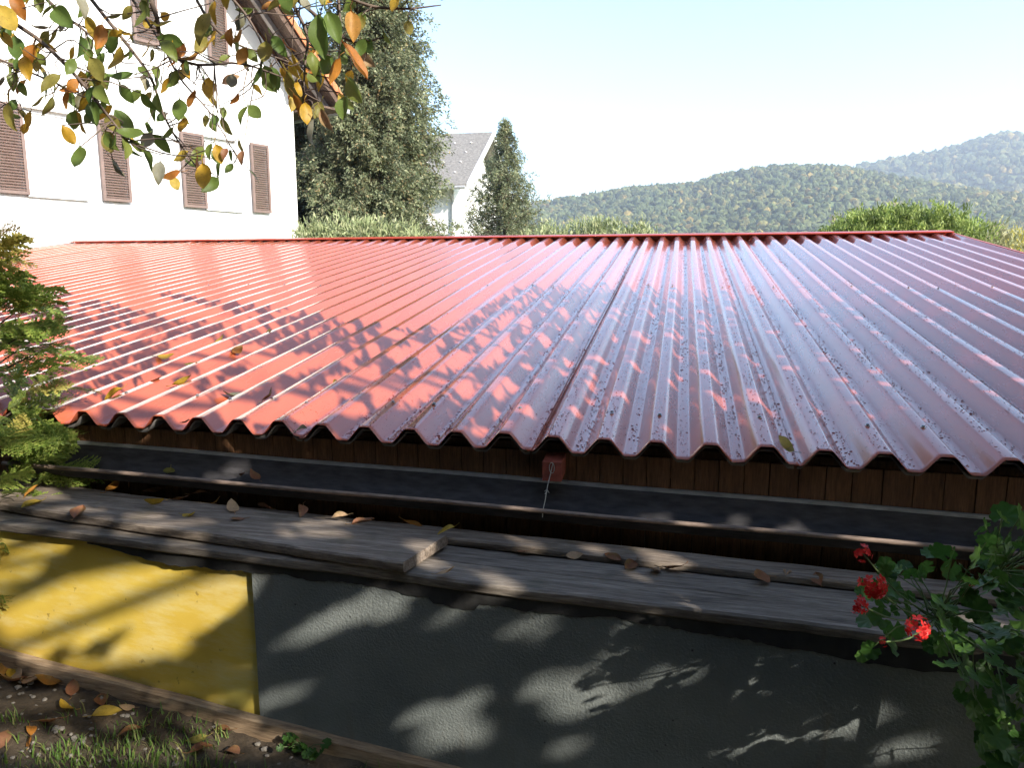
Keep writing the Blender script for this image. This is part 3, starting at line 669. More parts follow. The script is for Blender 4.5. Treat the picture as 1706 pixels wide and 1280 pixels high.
for pts, rr, cnt, spread in TW:
    P3 = [atdepth(*p) for p in pts]; path = smoothpath(P3, 16)
    PATHS += list(path); TV, TF = tube(path, list(np.linspace(rr*1.1, rr*.3, 16)), 6)
    for _ in range(cnt):
        t = rng.uniform(.1, 1)*15; i = min(int(t), 14); b = path[i]+(path[i+1]-path[i])*(t-i)
        off = rng.normal(0, 1, 3)*np.array([.045, .045, .035])+np.array([0, 0, -.02]); e = b+off*rng.uniform(.4, 1.5)
        tube([b, (b+e)/2+rng.normal(0, .006, 3), e], [.0022, .0018, .0013], 4, TV, TF, cap=False)
        x, y, z = project(e)
        colr = rng.choice(['green', 'olive', 'yellow', 'orange', 'grey'], p=[.50, .19, .17, .09, .05])
        hang(float(x), float(y), float(z), rng.uniform(.045, .075)/float(z)*FPX, rng.normal(88, 32), colr, rdir()*.9-FWD*.5)
    mk('twig', TV, TF, M_TWIG, tree, smooth=True)
for a in [(338, 272, 1.75, 52, 80, 'yellow', 0), (268, 268, 1.8, 42, 100, 'grey', 1), (203, 78, 1.8, 48, 100, 'yellow', 2), (-5, 8, 1.7, 60, 75, 'yellow', 0), (20, -12, 1.9, 45, 80, 'orange', 1), (384, 45, 1.9, 36, 95, 'orange', 1), (372, -25, 1.8, 50, 80, 'yellow', 0), (348, 20, 1.8, 60, 100, 'olive', 1), (470, -22, 1.7, 46, 85, 'green', 2), (531, 22, 1.8, 76, 88, 'green', 3), (545, 20, 1.8, 60, 60, 'green', 3), (585, 18, 1.9, 58, 80, 'orange', 3), (570, 70, 2.0, 70, 78, 'orange', 3), (565, 96, 2.0, 48, 105, 'orange', 0), (508, 170, 1.9, 40, 95, 'yellow', 0), (490, 156, 1.9, 38, 85, 'orange', 2), (522, 196, 1.9, 48, 100, 'grey', 1), (412, 176, 2.0, 36, 120, 'green', 1), (414, 176, 2.0, 38, 50, 'green', 2), (352, 238, 2.0, 30, 95, 'green', 1), (360, 240, 2.0, 36, 85, 'yellow', 0), (378, 246, 2.0, 24, 95, 'brown', 1), (330, 260, 1.9, 34, 100, 'orange', 3), (196, 62, 2.0, 42, 130, 'green', 1), (180, 62, 2.0, 46, 95, 'green', 3), (170, 40, 1.9, 48, 95, 'orange', 3), (135, 60, 2.0, 56, 80, 'green', 1), (150, 95, 1.9, 50, 70, 'olive', 0), (90, 15, 1.9, 64, 50, 'green', 3), (40, 92, 1.9, 44, 85, 'yellow', 1), (60, 85, 2.0, 40, 95, 'olive', 2), (350, 135, 2.1, 24, 90, 'brown', 1), (370, 140, 2.1, 34, 330, 'tan', 3), (440, 108, 2.1, 48, 65, 'green', 1), (372, 178, 2.1, 22, 95, 'green', 2), (368, 195, 2.1, 34, 65, 'olive', 1), (300, 165, 2.0, 48, 85, 'green', 0), (262, 155, 2.0, 40, 80, 'green', 3), (325, 150, 2.0, 40, 65, 'orange', 0), (230, 110, 2.1, 24, 60, 'green', 1), (145, 25, 2.0, 40, 85, 'yellow', 4), (130, -10, 1.9, 40, 75, 'grey', 1), (12, 170, 2.0, 50, 85, 'olive', 1), (170, 170, 2.0, 40, 60, 'green', 2), (190, 182, 2.0, 44, 60, 'green', 0), (205, 215, 2.0, 36, 75, 'green', 0), (535, 180, 2.0, 40, 60, 'tan', 3), (575, 160, 2.1, 54, 62, 'green', 3), (580, 130, 2.1, 60, 50, 'green', 3), (590, 80, 2.2, 46, 55, 'tan', 3), (405, 250, 2.1, 26, 100, 'brown', 1), (478, 118, 2.0, 60, 65, 'olive', 3), (235, 150, 2.2, 30, 120, 'green', 1), (25, 60, 2.1, 50, 80, 'green', 0), (75, 130, 2.2, 40, 80, 'green', 2), (110, 150, 2.2, 34, 60, 'green', 1)]:
    px, py, d, Lp, ang, colr, vr = a; hang(px, py, d, Lp, ang, colr, None, vr)
    b = atdepth(px, py, d)-(math.cos(math.radians(ang))*RIGHT-math.sin(math.radians(ang))*UP)*Lp*d/FPX*.25
    q = min(PATHS, key=lambda t: np.linalg.norm(t-b)+(.3 if t[2] < b[2] else 0)); V, F = tube(smoothpath([q, (q+b)/2+rng.normal(0, .012, 3), b], 6), [.0022, .002, .0018, .0016, .0014, .0012], 4)
    mk('twig', V, F, M_TWIG, tree)

# ------------------------------------------------------------------ white house
HA = math.radians(22.35); HW = np.array([math.sin(HA), math.cos(HA), 0]); HN = np.array([math.cos(HA), -math.sin(HA), 0])
HK = np.array([-5.525, 11.683, 0.])
def HP(s, out, z): return HK-HW*s+HN*out+np.array([0, 0, z])
house = thing('house', tuple(HP(5, -4, -1.3)), 'large white house with brown louvred shutters and orange tile roof edge', 'house')
WINS = [(4.24, 5.02, 1.75, 3.05), (1.38, 2.05, 1.75, 3.05), (7.2, 8.0, 1.75, 3.05), (1.90, 2.78, 4.42, 5.6), (6.6, 7.5, 4.42, 5.6)]
brk = sorted(set([0, 5, 10]+[w_[0] for w_ in WINS]+[w_[1] for w_ in WINS]))
def topz(s): return 4.42+(s if s <= 5 else 10-s)
V, F = [], []
def quad(*p):
    n = len(V); V.extend(p); F.append(tuple(range(n, n+len(p))))
for s0, s1 in zip(brk[:-1], brk[1:]):
    op = sorted([(w_[2], w_[3]) for w_ in WINS if w_[0] <= s0 and w_[1] >= s1]); z = -1.3
    for a, b in op: quad(HP(s0, 0, z), HP(s1, 0, z), HP(s1, 0, a), HP(s0, 0, a)); z = b
    quad(HP(s0, 0, z), HP(s1, 0, z), HP(s1, 0, topz(s1)), HP(s0, 0, topz(s0)))
for a, b, c, d in WINS:
    quad(HP(a, 0, c), HP(a, -.16, c), HP(a, -.16, d), HP(a, 0, d)); quad(HP(b, 0, c), HP(b, -.16, c), HP(b, -.16, d), HP(b, 0, d))
    quad(HP(a, 0, c), HP(b, 0, c), HP(b, -.16, c), HP(a, -.16, c)); quad(HP(a, 0, d), HP(b, 0, d), HP(b, -.16, d), HP(a, -.16, d))
quad(HP(0, 0, -1.3), HP(0, -9, -1.3), HP(0, -9, 4.42), HP(0, 0, 4.42)); quad(HP(10, 0, -1.3), HP(10, -9, -1.3), HP(10, -9, 4.42), HP(10, 0, 4.42))
quad(HP(0, -9, -1.3), HP(10, -9, -1.3), HP(10, -9, 4.42), HP(5, -9, 9.42), HP(0, -9, 4.42))
mk('wall', V, F, M_WHITE, house)
def hb(s0, s1, o0, o1, z0, z1): return (HP((s0+s1)/2, (o0+o1)/2, (z0+z1)/2), HW*(s1-s0)/2, HN*(o1-o0)/2, np.array([0, 0, (z1-z0)/2]))
for a, b, c, d in WINS:
    V, F = boxes([hb(a, b, -.15, -.09, c, c+.06), hb(a, b, -.15, -.09, d-.06, d), hb(a, a+.06, -.15, -.09, c+.06, d-.06), hb(b-.06, b, -.15, -.09, c+.06, d-.06), hb((a+b)/2-.04, (a+b)/2+.04, -.148, -.085, c+.06, d-.06)])
    wo = mk('window', V, F, M_FRAME, house)
    for q in (0, 1):
        s0 = a+.06 if q == 0 else (a+b)/2+.04; s1 = (a+b)/2-.04 if q == 0 else b-.06
        V, F = boxes([hb(s0, s1, -.135, -.125, c+.06, d-.06)]); mk('pane', V, F, M_GLASS, wo)
        V, F = boxes([hb(s0+.01, s1-.01, -.118, -.112, c+.1, d-.07)]); mk('blind', V, F, M_BLIND, wo)
    V, F = boxes([hb(a-.05, b+.05, -.15, .06, c-.035, c-.002)]); mk('sill', V, F, M_WHITE, wo)
def shutter(s0, s1, z0, z1):
    o0, o1 = .045, .085; f = .045
    V, F = boxes([hb(s0, s0+f, o0, o1, z0, z1), hb(s1-f, s1, o0, o1, z0, z1), hb(s0+f, s1-f, o0, o1, z0, z0+f), hb(s0+f, s1-f, o0, o1, z1-f, z1)])
    sh = mk('shutter', V, F, M_SHUT, house)
    n = max(6, int((z1-z0-2*f)/.042)); L = []
    for k in range(n):
        z = z0+f+(k+.5)*(z1-z0-2*f)/n
        L.append((HP((s0+s1)/2, .066, z), HW*(s1-s0-2*f)/2, HN*.016+np.array([0, 0, -.011]), HN*.0022+np.array([0, 0, .0032])))
    V, F = boxes(L); o = mk('louvres', V, F, M_SHUT, sh); setp(o, kind='stuff')
    V, F = boxes([hb(s0+.05, s0+.08, 0, o0, z0+.2, z0+.23), hb(s0+.05, s0+.08, 0, o0, z1-.23, z1-.2)]); mk('hinge', V, F, M_METALG, sh)
for s0, s1, z0, z1 in [(5.06, 5.50, 1.74, 3.06), (3.50, 3.97, 1.74, 3.06), (2.10, 2.55, 1.74, 3.06), (.70, 1.11, 1.74, 3.06), (2.81, 3.25, 4.42, 5.6), (1.48, 1.88, 4.42, 5.6), (8.05, 8.5, 1.74, 3.06), (6.7, 7.15, 1.74, 3.06)]:
    shutter(s0, s1, z0, z1)
# roof of the house
OV = .92; EV = -.58
def rp(s, out, dz): return HP(s, out, 4.42+(s if s <= 5 else 10-s)+dz)
def slab(sa, sb, oa, ob, d0, d1):
    return [rp(sa, oa, d0), rp(sb, oa, d0), rp(sb, ob, d0), rp(sa, ob, d0), rp(sa, oa, d1), rp(sb, oa, d1), rp(sb, ob, d1), rp(sa, ob, d1)]
SF = [(0, 1, 2, 3), (7, 6, 5, 4), (0, 4, 5, 1), (1, 5, 6, 2), (2, 6, 7, 3), (3, 7, 4, 0)]
hr = mk('roof', slab(EV, 5, OV-.02, -9.3, .12, .17)+slab(5.001, 10-EV, OV-.02, -9.3, .12, .17), SF+[tuple(i+8 for i in f) for f in SF], M_TILE, house)
s = EV-.03
while s < 4.9:
    e = min(s+.36, 5); V = slab(s, e+.03, OV+.035, OV-.2, .172, .215+.0)
    V = [v+np.array([0, 0, .02*(1-k % 2)]) if False else v for k, v in enumerate(V)]
    mk('verge_tile', V, SF, M_TILE, hr); V = slab(s, e+.02, OV+.035, OV+.005, .05, .172); mk('verge_tile', V, SF, M_TILE, hr); s += .36
k = 0; o_ = 0.0
while o_ < OV-.12:
    e = min(o_+.125, OV-.1); mk('soffit_board', slab(EV+.05, 5, o_+.002, e-.004, .075, .1), SF, M_SOFFIT, hr); o_ += .125
mk('barge_board', slab(EV, 5, OV-.07, OV-.02, -.1, .1), SF, M_SOFFIT, hr)
mk('rafter', slab(EV+.02, 5, .42, .50, -.06, .072), SF, M_RAKE, hr)
for sp in (.12, 2.6): V, F = boxes([hb(sp, sp+.16, 0, OV-.12, topz(sp)-.16, topz(sp)+.02)]); mk('purlin', V, F, M_RAKE, hr)
V, F = boxes([hb(EV-.12, EV-.02, -9.3, OV, 3.80, 3.88)]); mk('roof_gutter', V, F, M_METALG, hr)
V, F = boxes([hb(EV+.02, -.02, -9.2, OV-.06, 3.82, 3.86)]); mk('eave_soffit', V, F, M_SOFFIT, hr)

# ------------------------------------------------------------------ far house
fk = atdepth(757, 395, 30); fz = float(zg(fk[0], fk[1])); ra = math.radians(-78.5); 
def camdir(deg):
    a = math.radians(deg); return RIGHT*math.sin(a)+np.array([-RIGHT[1], RIGHT[0], 0])*math.cos(a)
rd = camdir(-78.5); gd = camdir(11.5)
fh = thing('house', (fk[0], fk[1], fz-.3), 'distant white house with grey gabled roof between the two conifers', 'house')
def FP(r, gq, z): return np.array([fk[0], fk[1], 0])+rd*r+gd*gq+np.array([0, 0, z])
ez, apz, HWD, LEN = 4.35, 6.75, 4.0, 9.0
V = [FP(0, 0, fz-.4), FP(0, 8, fz-.4), FP(0, 8, ez), FP(0, 4, apz), FP(0, 0, ez), FP(LEN, 0, fz-.4), FP(LEN, 8, fz-.4), FP(LEN, 8, ez), FP(LEN, 4, apz), FP(LEN, 0, ez)]
mk('wall', V, [(0, 1, 2, 3, 4), (9, 8, 7, 6, 5), (0, 4, 9, 5), (1, 6, 7, 2), (4, 3, 8, 9), (3, 2, 7, 8)], M_WHITE, fh)
def rs(r0, r1, g0, g1, d0, d1):
    z = lambda q: apz-abs(q-4)*(apz-ez)/4
    return [FP(r0, g0, z(g0)+d0), FP(r1, g0, z(g0)+d0), FP(r1, g1, z(g1)+d0), FP(r0, g1, z(g1)+d0), FP(r0, g0, z(g0)+d1), FP(r1, g0, z(g0)+d1), FP(r1, g1, z(g1)+d1), FP(r0, g1, z(g1)+d1)]
fr = mk('roof', rs(-.75, LEN+.5, -.75, 4, .03, .16)+rs(-.75, LEN+.5, 4.001, 8.75, .03, .16), SF+[tuple(i+8 for i in f) for f in SF], M_SLATE, fh)
mk('barge_board', rs(-.80, -.752, -.75, 4, -.10, .19)+rs(-.80, -.752, 4.001, 8.75, -.10, .19), SF+[tuple(i+8 for i in f) for f in SF], M_FRAME, fr)
V, F = boxes([(FP(r, g_, apz-(4-g_)*(apz-ez)/4+.20), rd*.02, gd*.07, np.array([0, 0, .02])) for r in np.arange(0, LEN, .75) for g_ in (.2, 1.1, 2.0, 2.9)]); o = mk('snow_guard', V, F, M_FRAME, fr); setp(o, kind='stuff')
V, F = tube([FP(-.7, -.8, ez-.42), FP(LEN, -.8, ez-.42)], .07, 8); mk('roof_gutter', V, F, M_METALG, fr)
V, F = tube([FP(.05, -.7, ez-.5), FP(.05, -.08, ez-.9), FP(.05, -.08, fz)], .045, 8); mk('downpipe', V, F, M_METALG, fh)

# ------------------------------------------------------------------ vegetation in the background
def spray_cloud(P, axes, L, W, nper, jit=.5, droop=.0, spread=.35):
    """clusters of narrow leaf shaped faces at points P along axes"""
    P = np.repeat(np.asarray(P), nper, 0); A = np.repeat(np.asarray(axes), nper, 0); n = len(P)
    d = A+rng.normal(0, jit, (n, 3))+np.array([0, 0, -droop]); d /= np.linalg.norm(d, axis=1, keepdims=True)
    l = L*rng.uniform(.5, 1.3, (n, 1)); wv = np.cross(d, rng.normal(0, 1, (n, 3))); wv /= np.linalg.norm(wv, axis=1, keepdims=True)+1e-6
    w2 = W*rng.uniform(.6, 1.3, (n, 1)); q = P+rng.normal(0, 1, (n, 3))*L*spread
    return np.stack([q, q+d*l*.45+wv*w2, q+d*l+rng.normal(0, 1, (n, 3))*l*.08, q+d*l*.45-wv*w2], 1)
def conifer(name, base, h, rad, label, mat, nb, seed, L=.17, W=.05, dens=9, top=.75, lean=0):
    t = thing(name, tuple(base), label, 'conifer'); base = np.array(base)
    V, F = tube([base+np.array([0, 0, -.2]), base+np.array([.05, 0, h*.5]), base+np.array([lean, 0, h])], [rad*.09, rad*.05, .015], 8); mk('trunk', V, F, M_BARK, t, smooth=True)
    BV, BF = [], []; P_, A_ = [], []
    for k in range(nb):
        u = (k+rng.random())/nb; z = h*(.03+.97*u**.85); az = k*2.399+rng.normal(0, .5)
        r = rad*(1-z/h)**top*rng.uniform(.65, 1.2)*(1+.18*math.sin(az*3+z*2.3+seed)) + .05
        d = np.array([math.cos(az), math.sin(az), 0]); p0 = base+np.array([lean*z/h, 0, z]); 
        tip = p0+d*r+np.array([0, 0, r*rng.uniform(.0, .5)])
        mid = p0+d*r*.55+np.array([0, 0, -.06*r]); tube([p0, mid, tip], [.02, .014, .006], 4, BV, BF, cap=False)
        m = max(3, int(dens*r/rad*1.6)+2)
        for q in range(m):
            f = .25+.75*(q+rng.random())/m; b = p0+(mid-p0)*f/.55 if f < .55 else mid+(tip-mid)*(f-.55)/.45
            c_ = b+rng.normal(0, min(.12, .02+.09*r), 3)*np.array([1, 1, .8]); ax_ = d*.8+np.array([0, 0, .1])+rng.normal(0, .35, 3); ax_ /= np.linalg.norm(ax_)
            for e in range(4): P_.append(c_+ax_*L*.8*e*min(1, .2+r*1.1)+np.array([0, 0, -.02*e*e*L/.1])+rng.normal(0, .02, 3)); A_.append(ax_+np.array([0, 0, -.12*e]))
    mk('branch', BV, BF, M_BARK, t); mkq('crown', spray_cloud(P_, A_, L, W, 7, .55, .3, .45), mat, t); return t
def gbase(px, d): p = atdepth(px, 400, d); return (p[0], p[1], float(zg(p[0], p[1]))-.05)
conifer('conifer_tree', gbase(628, 19), 11.5, 2.2, 'tall bushy blue green conifer rising right beside the white house', M_CONIFER, 640, 1, .095, .021, 17)
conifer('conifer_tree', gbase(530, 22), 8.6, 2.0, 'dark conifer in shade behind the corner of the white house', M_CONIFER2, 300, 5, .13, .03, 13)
conifer('conifer_tree', gbase(842, 24), 6.15, 2.15, 'smaller pointed conifer in front of the distant grey roofed house', M_CONIFER, 210, 2, .085, .017, 12, 1.0)
def hedge(name, px0, px1, pyt, d, label, mat, n, L, W, dw=.9, cat='hedge', up=1.0, taper=.5):
    c0, c1_ = gbase(px0, d), gbase(px1, d); c0, c1_ = np.array(c0), np.array(c1_); mid = (c0+c1_)/2
    t = thing(name, tuple(mid), label, cat); P_, A_ = [], []
    for _ in range(n):
        u = rng.random(); b = c0+(c1_-c0)*u; zt = .564+(454-np.interp(u, np.linspace(0, 1, len(pyt)), pyt))/FPX*d
        v = rng.random()**.55; z = b[2]+(zt-b[2])*v; wd = dw*(1-taper*v*v)
        P_.append(np.array([b[0], b[1], z])+np.array([-FWD[0], -FWD[1], 0])*rng.uniform(-wd, wd)+RIGHT*rng.normal(0, .05)+np.array([0, 0, rng.normal(0, .05)]))
        A_.append(np.array([0, 0, up])+rng.normal(0, .35, 3))
    mkq('foliage', spray_cloud(P_, A_, L, W, 18, .38, 0, .5), mat, t)
    S_, SF_ = [], []
    for u in np.linspace(.05, .95, 7):
        b = c0+(c1_-c0)*u; tube([b, b+np.array([.03, 0, .8]), b+np.array([-.02, .04, 1.5])], [.03, .02, .01], 5, S_, SF_)
    mk('stem', S_, SF_, M_BARK, t); return t
hedge('juniper_hedge', 498, 700, [392, 380, 374, 370, 374, 384, 394], 11.5, 'pale green juniper hedge below the tall conifer, just behind the roof', M_JUNIPER, 1000, .11, .012, .6)
hedge('juniper_hedge', 880, 1090, [392, 385, 378, 376, 372, 376, 388], 13.5, 'low juniper hedge behind the middle of the roof edge', M_JUNIPER, 900, .11, .013, .6)
hedge('clipped_hedge', 1376, 1632, [388, 368, 358, 355, 353, 354, 354, 357, 366, 392], 11.5, 'dense bright green hedge behind the right end of the roof', M_HEDGE, 3600, .075, .011, .8)
hedge('pale_bush', 1630, 1690, [388, 384, 392], 12.5, 'pale wispy bush beside the right end of the green hedge', M_PALE, 160, .16, .012, .4, 'bush')
hedge('yellow_weeds', 1672, 1730, [398, 394, 400], 16, 'patch of yellow flowering weeds on the meadow at far right', M_GOLD, 120, .12, .02, .5, 'weeds')
conifer('thuja', gbase(556, 11.5), 2.02, .22, 'slim yellow tipped thuja poking up above the juniper hedge', M_JUNIPER, 60, 7, .05, .01, 4)
conifer('thuja', gbase(842, 14.5), 2.35, .55, 'small rounded lime green thuja behind the roof edge', M_LIME, 130, 8, .06, .013, 7)
# houses on the hill
def hillhouse(px, py, wpx, label, rot):
    r = 905; p = atdepth(px, py, r); S_ = wpx/FPX*r; a = camdir(-90+rot); b = camdir(rot)
    t = thing('house', tuple(p-np.array([0, 0, S_*.5])), label, 'house')
    def Q(u, v, z): return p+a*u*S_/2+b*v*S_*.35+np.array([0, 0, z*S_])
    V = [Q(u, v, z) for z in (-.6, .25) for u, v in ((-1, -1), (1, -1), (1, 1), (-1, 1))]+[Q(-1, 0, .55), Q(1, 0, .55)]
    mk('wall', V, [(0, 1, 5, 4), (2, 3, 7, 6), (0, 4, 8, 7, 3), (1, 2, 6, 9, 5)], M_WHITE, t)
    V = [Q(-1.12, -1.2, .24), Q(1.12, -1.2, .24), Q(1.12, 0, .60), Q(-1.12, 0, .60), Q(1.12, 1.2, .24), Q(-1.12, 1.2, .24)]; V += [v-np.array([0, 0, .05*S_]) for v in V]
    mk('roof', V, [(0, 1, 2, 3), (3, 2, 4, 5), (6, 9, 8, 7), (9, 11, 10, 8), (0, 6, 7, 1), (5, 4, 10, 11), (0, 3, 9, 6), (3, 5, 11, 9), (1, 7, 8, 2), (2, 8, 10, 4)], M_TILE, t)
    for u in (-.5, .4):
        c = Q(u, -1.01, -.05); V, F = boxes([(c, a*S_*.08, b*S_*.01, np.array([0, 0, S_*.1]))]); mk('window', V, F, M_GLASS, t)
hillhouse(1168, 339, 17, 'red roofed house on the wooded hillside, the right one of the pair', 20)
hillhouse(1147, 342, 11, 'small pale house on the wooded hillside left of the red roofed one', -15)
hillhouse(1087, 346, 13, 'tiny orange roofed building low on the wooded hillside', 10)

# ------------------------------------------------------------------ thuja at the left edge
def frondmesh(name, mat, seed):
    r = random.Random(seed); V, F = [], []
    def dia(p, d, l, w_, nrm):
        s = d.cross(nrm).normalized(); n = len(V)
        V.extend([p, p+d*l*.5+s*w_+nrm*.004, p+d*l, p+d*l*.5-s*w_+nrm*.004]); F.append((n, n+1, n+2, n+3))
    nz = Vector((0, 0, 1)); n = 13
    for i in range(n):
        t = i/n; p = Vector((0, t, -.22*t*t)); d = Vector((0, 1, -.4*t)).normalized(); dia(p, d, .12, .024, nz)
        for sgn in (-1, 1):
            if r.random() < .08: continue
            L = .42*(1-t)**.8*(.35+1.3*min(t*3, 1)*.6)+.07; bd = Vector((sgn*.78, .62, -.08+r.uniform(-.25, .25))).normalized(); m = max(2, int(L/.055))
            for j in range(m):
                q = p+bd*L*j/m+Vector((0, 0, -.12*(j/m)**2*L*3)); dia(q, bd, L/m*1.5, .024, nz)
                for s2 in (-1, 1):
                    bb = (bd*.75+Vector((-bd.y*s2, bd.x*s2, r.uniform(-.25, .25)))*.6).normalized(); dia(q, bb, .085*(1-.5*j/m)*r.uniform(.7, 1.3), .024, nz)
    me = bpy.data.meshes.new(name); me.from_pydata([tuple(v) for v in V], [], F); me.materials.append(mat); return me
FR = [frondmesh('frond', M_THUJA, i) for i in range(4)]; FRT = [frondmesh('frond', M_THUJATIP, i+9) for i in range(2)]
tb = np.array([-.36, -.20, -.93]); thuja = thing('thuja', tuple(tb), 'bushy green thuja with feathery fronds at the left edge, overlapping the roof', 'thuja')
V, F = tube([tb, tb+(0.02, 0, .8), tb+(.05, .02, 1.6)], [.035, .025, .006], 7); mk('trunk', V, F, M_BARK, thuja, smooth=True)
V, F = [], []
for k in range(280):
    u = rng.random(); z = .22+1.38*u**.9; az = rng.uniform(-2.6, 1.2) if rng.random() < .8 else rng.uniform(0, 6.28)
    r = (.37*(1-max(0, u-.6)*1.35)+.03*math.sin(az*4+u*19))*rng.uniform(.35, 1); d = np.array([math.cos(az), math.sin(az), 0])
    p = tb+np.array([.03, .01, z])+d*r*.75
    a = d*.8+np.array([0, 0, rng.uniform(-.1, .75)])+rng.normal(0, .22, 3); nv = np.array([0, 0, 1])+rng.normal(0, .55, 3)+d*.3
    inst('frond', (FRT if (rng.random() < .06 or u > .93) else FR)[rng.integers(0, 2) if rng.random() < .5 else -1], frame(a, nv, p, rng.uniform(.12, .22)), thuja)
    if k % 3 == 0: tube([tb+np.array([.03, .01, z*.92]), tb+np.array([.03, .01, z*.95])+d*r*.4, p], [.006, .004, .002], 4, V, F, cap=False)
mk('branch', V, F, M_BARK, thuja)

# ------------------------------------------------------------------ geranium at the right edge
def gleaf(seed, mat):
    r = random.Random(seed); V = [(0, 0, 0)]; F = []; n = 36
    for ring, fr_ in enumerate((.5, .85, 1.0)):
        for k in range(n+1):
            a = -math.pi*.5+.25+(2*math.pi-.5)*k/n; lobe = abs(math.sin(a*3.5+.4+seed))
            rad = fr_*(1-.22*(1-lobe**.5)*(fr_ > .6))*(1+.05*math.sin(k*2.1*math.pi/1.5)*(ring == 2))
            V.append((rad*math.cos(a), rad*math.sin(a)+.15, .13*rad*rad+.07*math.sin(a*7)*rad*rad+.03*r.uniform(-1, 1)*(ring == 2)))
    m = n+1
    for k in range(n):
        F.append((0, 1+k, 2+k)); F.append((1+k, 1+m+k, 2+m+k, 2+k)); F.append((1+m+k, 1+2*m+k, 2+2*m+k, 2+m+k))
    me = bpy.data.meshes.new('geranium_leaf'); me.from_pydata(V, [], F); me.materials.append(mat); me.polygons.foreach_set('use_smooth', [True]*len(me.polygons)); return me
GL = [gleaf(i, M_GER) for i in range(4)]
gb = np.array([3.36, -.92, float(zg(3.36, -.92))]); ger = thing('geranium', tuple(gb), 'trailing geranium with round scalloped leaves and red flowers at lower right', 'geranium')
POLY = [(1425, 1095), (1420, 1020), (1440, 965), (1500, 925), (1580, 905), (1630, 868), (1800, 840), (1800, 1330), (1650, 1330), (1610, 1200), (1585, 1130), (1530, 1105)]
def inpoly(x, y):
    c = False
    for i in range(len(POLY)):
        (x0, y0), (x1, y1) = POLY[i-1], POLY[i]
        if (y0 > y) != (y1 > y) and x < (x1-x0)*(y-y0)/(y1-y0)+x0: c = not c
    return c
SV, SF_ = [], []
hubs = [atdepth(1760, 1250, 1.6), atdepth(1720, 1120, 1.62), atdepth(1640, 1060, 1.64), atdepth(1560, 1030, 1.6), atdepth(1720, 970, 1.66), atdepth(1660, 960, 1.62)]
tube(smoothpath([gb, hubs[0], hubs[1], hubs[2], hubs[3]], 16), list(np.linspace(.011, .004, 16)), 6, SV, SF_); tube(smoothpath([gb, hubs[0], hubs[1], hubs[4], hubs[5]], 16), list(np.linspace(.011, .004, 16)), 6, SV, SF_)
k = 0
while k < 270:
    x, y = rng.uniform(1415, 1800), rng.uniform(845, 1330)
    if not inpoly(x, y) or (x < 1560 and rng.random() < .45): continue
    d = rng.uniform(1.58, 1.70) if x < 1570 else rng.uniform(1.42, 1.66); p = atdepth(x, y, d); h = hubs[int(np.argmin([np.linalg.norm(p-q) for q in hubs]))]
    nv = -FWD*.7+np.array([0, 0, .7])+rng.normal(0, .42, 3); axv = (p-h)+rng.normal(0, .05, 3)
    inst('leaf', GL[k % 4], frame(axv, nv, p, rng.uniform(.014, .031)), ger)
    if k % 2 == 0: tube([h+rng.normal(0, .01, 3), (h+p)/2+np.array([0, 0, .015])+rng.normal(0, .01, 3), p], [.002, .0016, .0014], 4, SV, SF_, cap=False)
    k += 1
def flower(px, py, d, rad, nf, lab):
    c = atdepth(px, py, d); V, F = [], []
    for _ in range(nf):
        dv = rdir(); dv = dv if dv@-FWD > -.2 else -dv; p = c+dv*rad*rng.uniform(.55, 1); a = np.cross(dv, rdir()); a /= np.linalg.norm(a); b = np.cross(dv, a); pl_ = rad*.42
        for j in range(5):
            t = 2*math.pi*j/5+rng.uniform(-.2, .2); u = a*math.cos(t)+b*math.sin(t); s = np.cross(dv, u); n = len(V)
            V += [p, p+u*pl_*.6+s*pl_*.36+dv*pl_*.12, p+u*pl_+s*pl_*.2+dv*pl_*.2, p+u*pl_-s*pl_*.2+dv*pl_*.2, p+u*pl_*.6-s*pl_*.36+dv*pl_*.12]; F.append((n, n+1, n+2, n+3, n+4))
    o = mk('flower_head', V, F, M_PETAL, ger); o['label'] = lab
    h = hubs[int(np.argmin([np.linalg.norm(c-q) for q in hubs]))]
    V, F = tube(smoothpath([h, (h+c)/2+np.array([0, 0, -.02]), c], 7), .0018, 5); mk('flower_stalk', V, F, M_GERSTEM, o)
flower(1437, 922, 1.54, .019, 12, 'small red flower head, uppermost'); flower(1453, 975, 1.52, .027, 22, 'full red flower head above the plank'); flower(1430, 1008, 1.53, .020, 13, 'red flower head farthest left')
flower(1530, 1047, 1.47, .025, 22, 'brightest red flower head in front'); flower(1471, 1070, 1.52, .011, 5, 'thin fading red flower head'); flower(1618, 972, 1.5, .007, 3, 'withered red bloom')
mk('stem', SV, SF_, M_GERSTEM, ger, smooth=True)

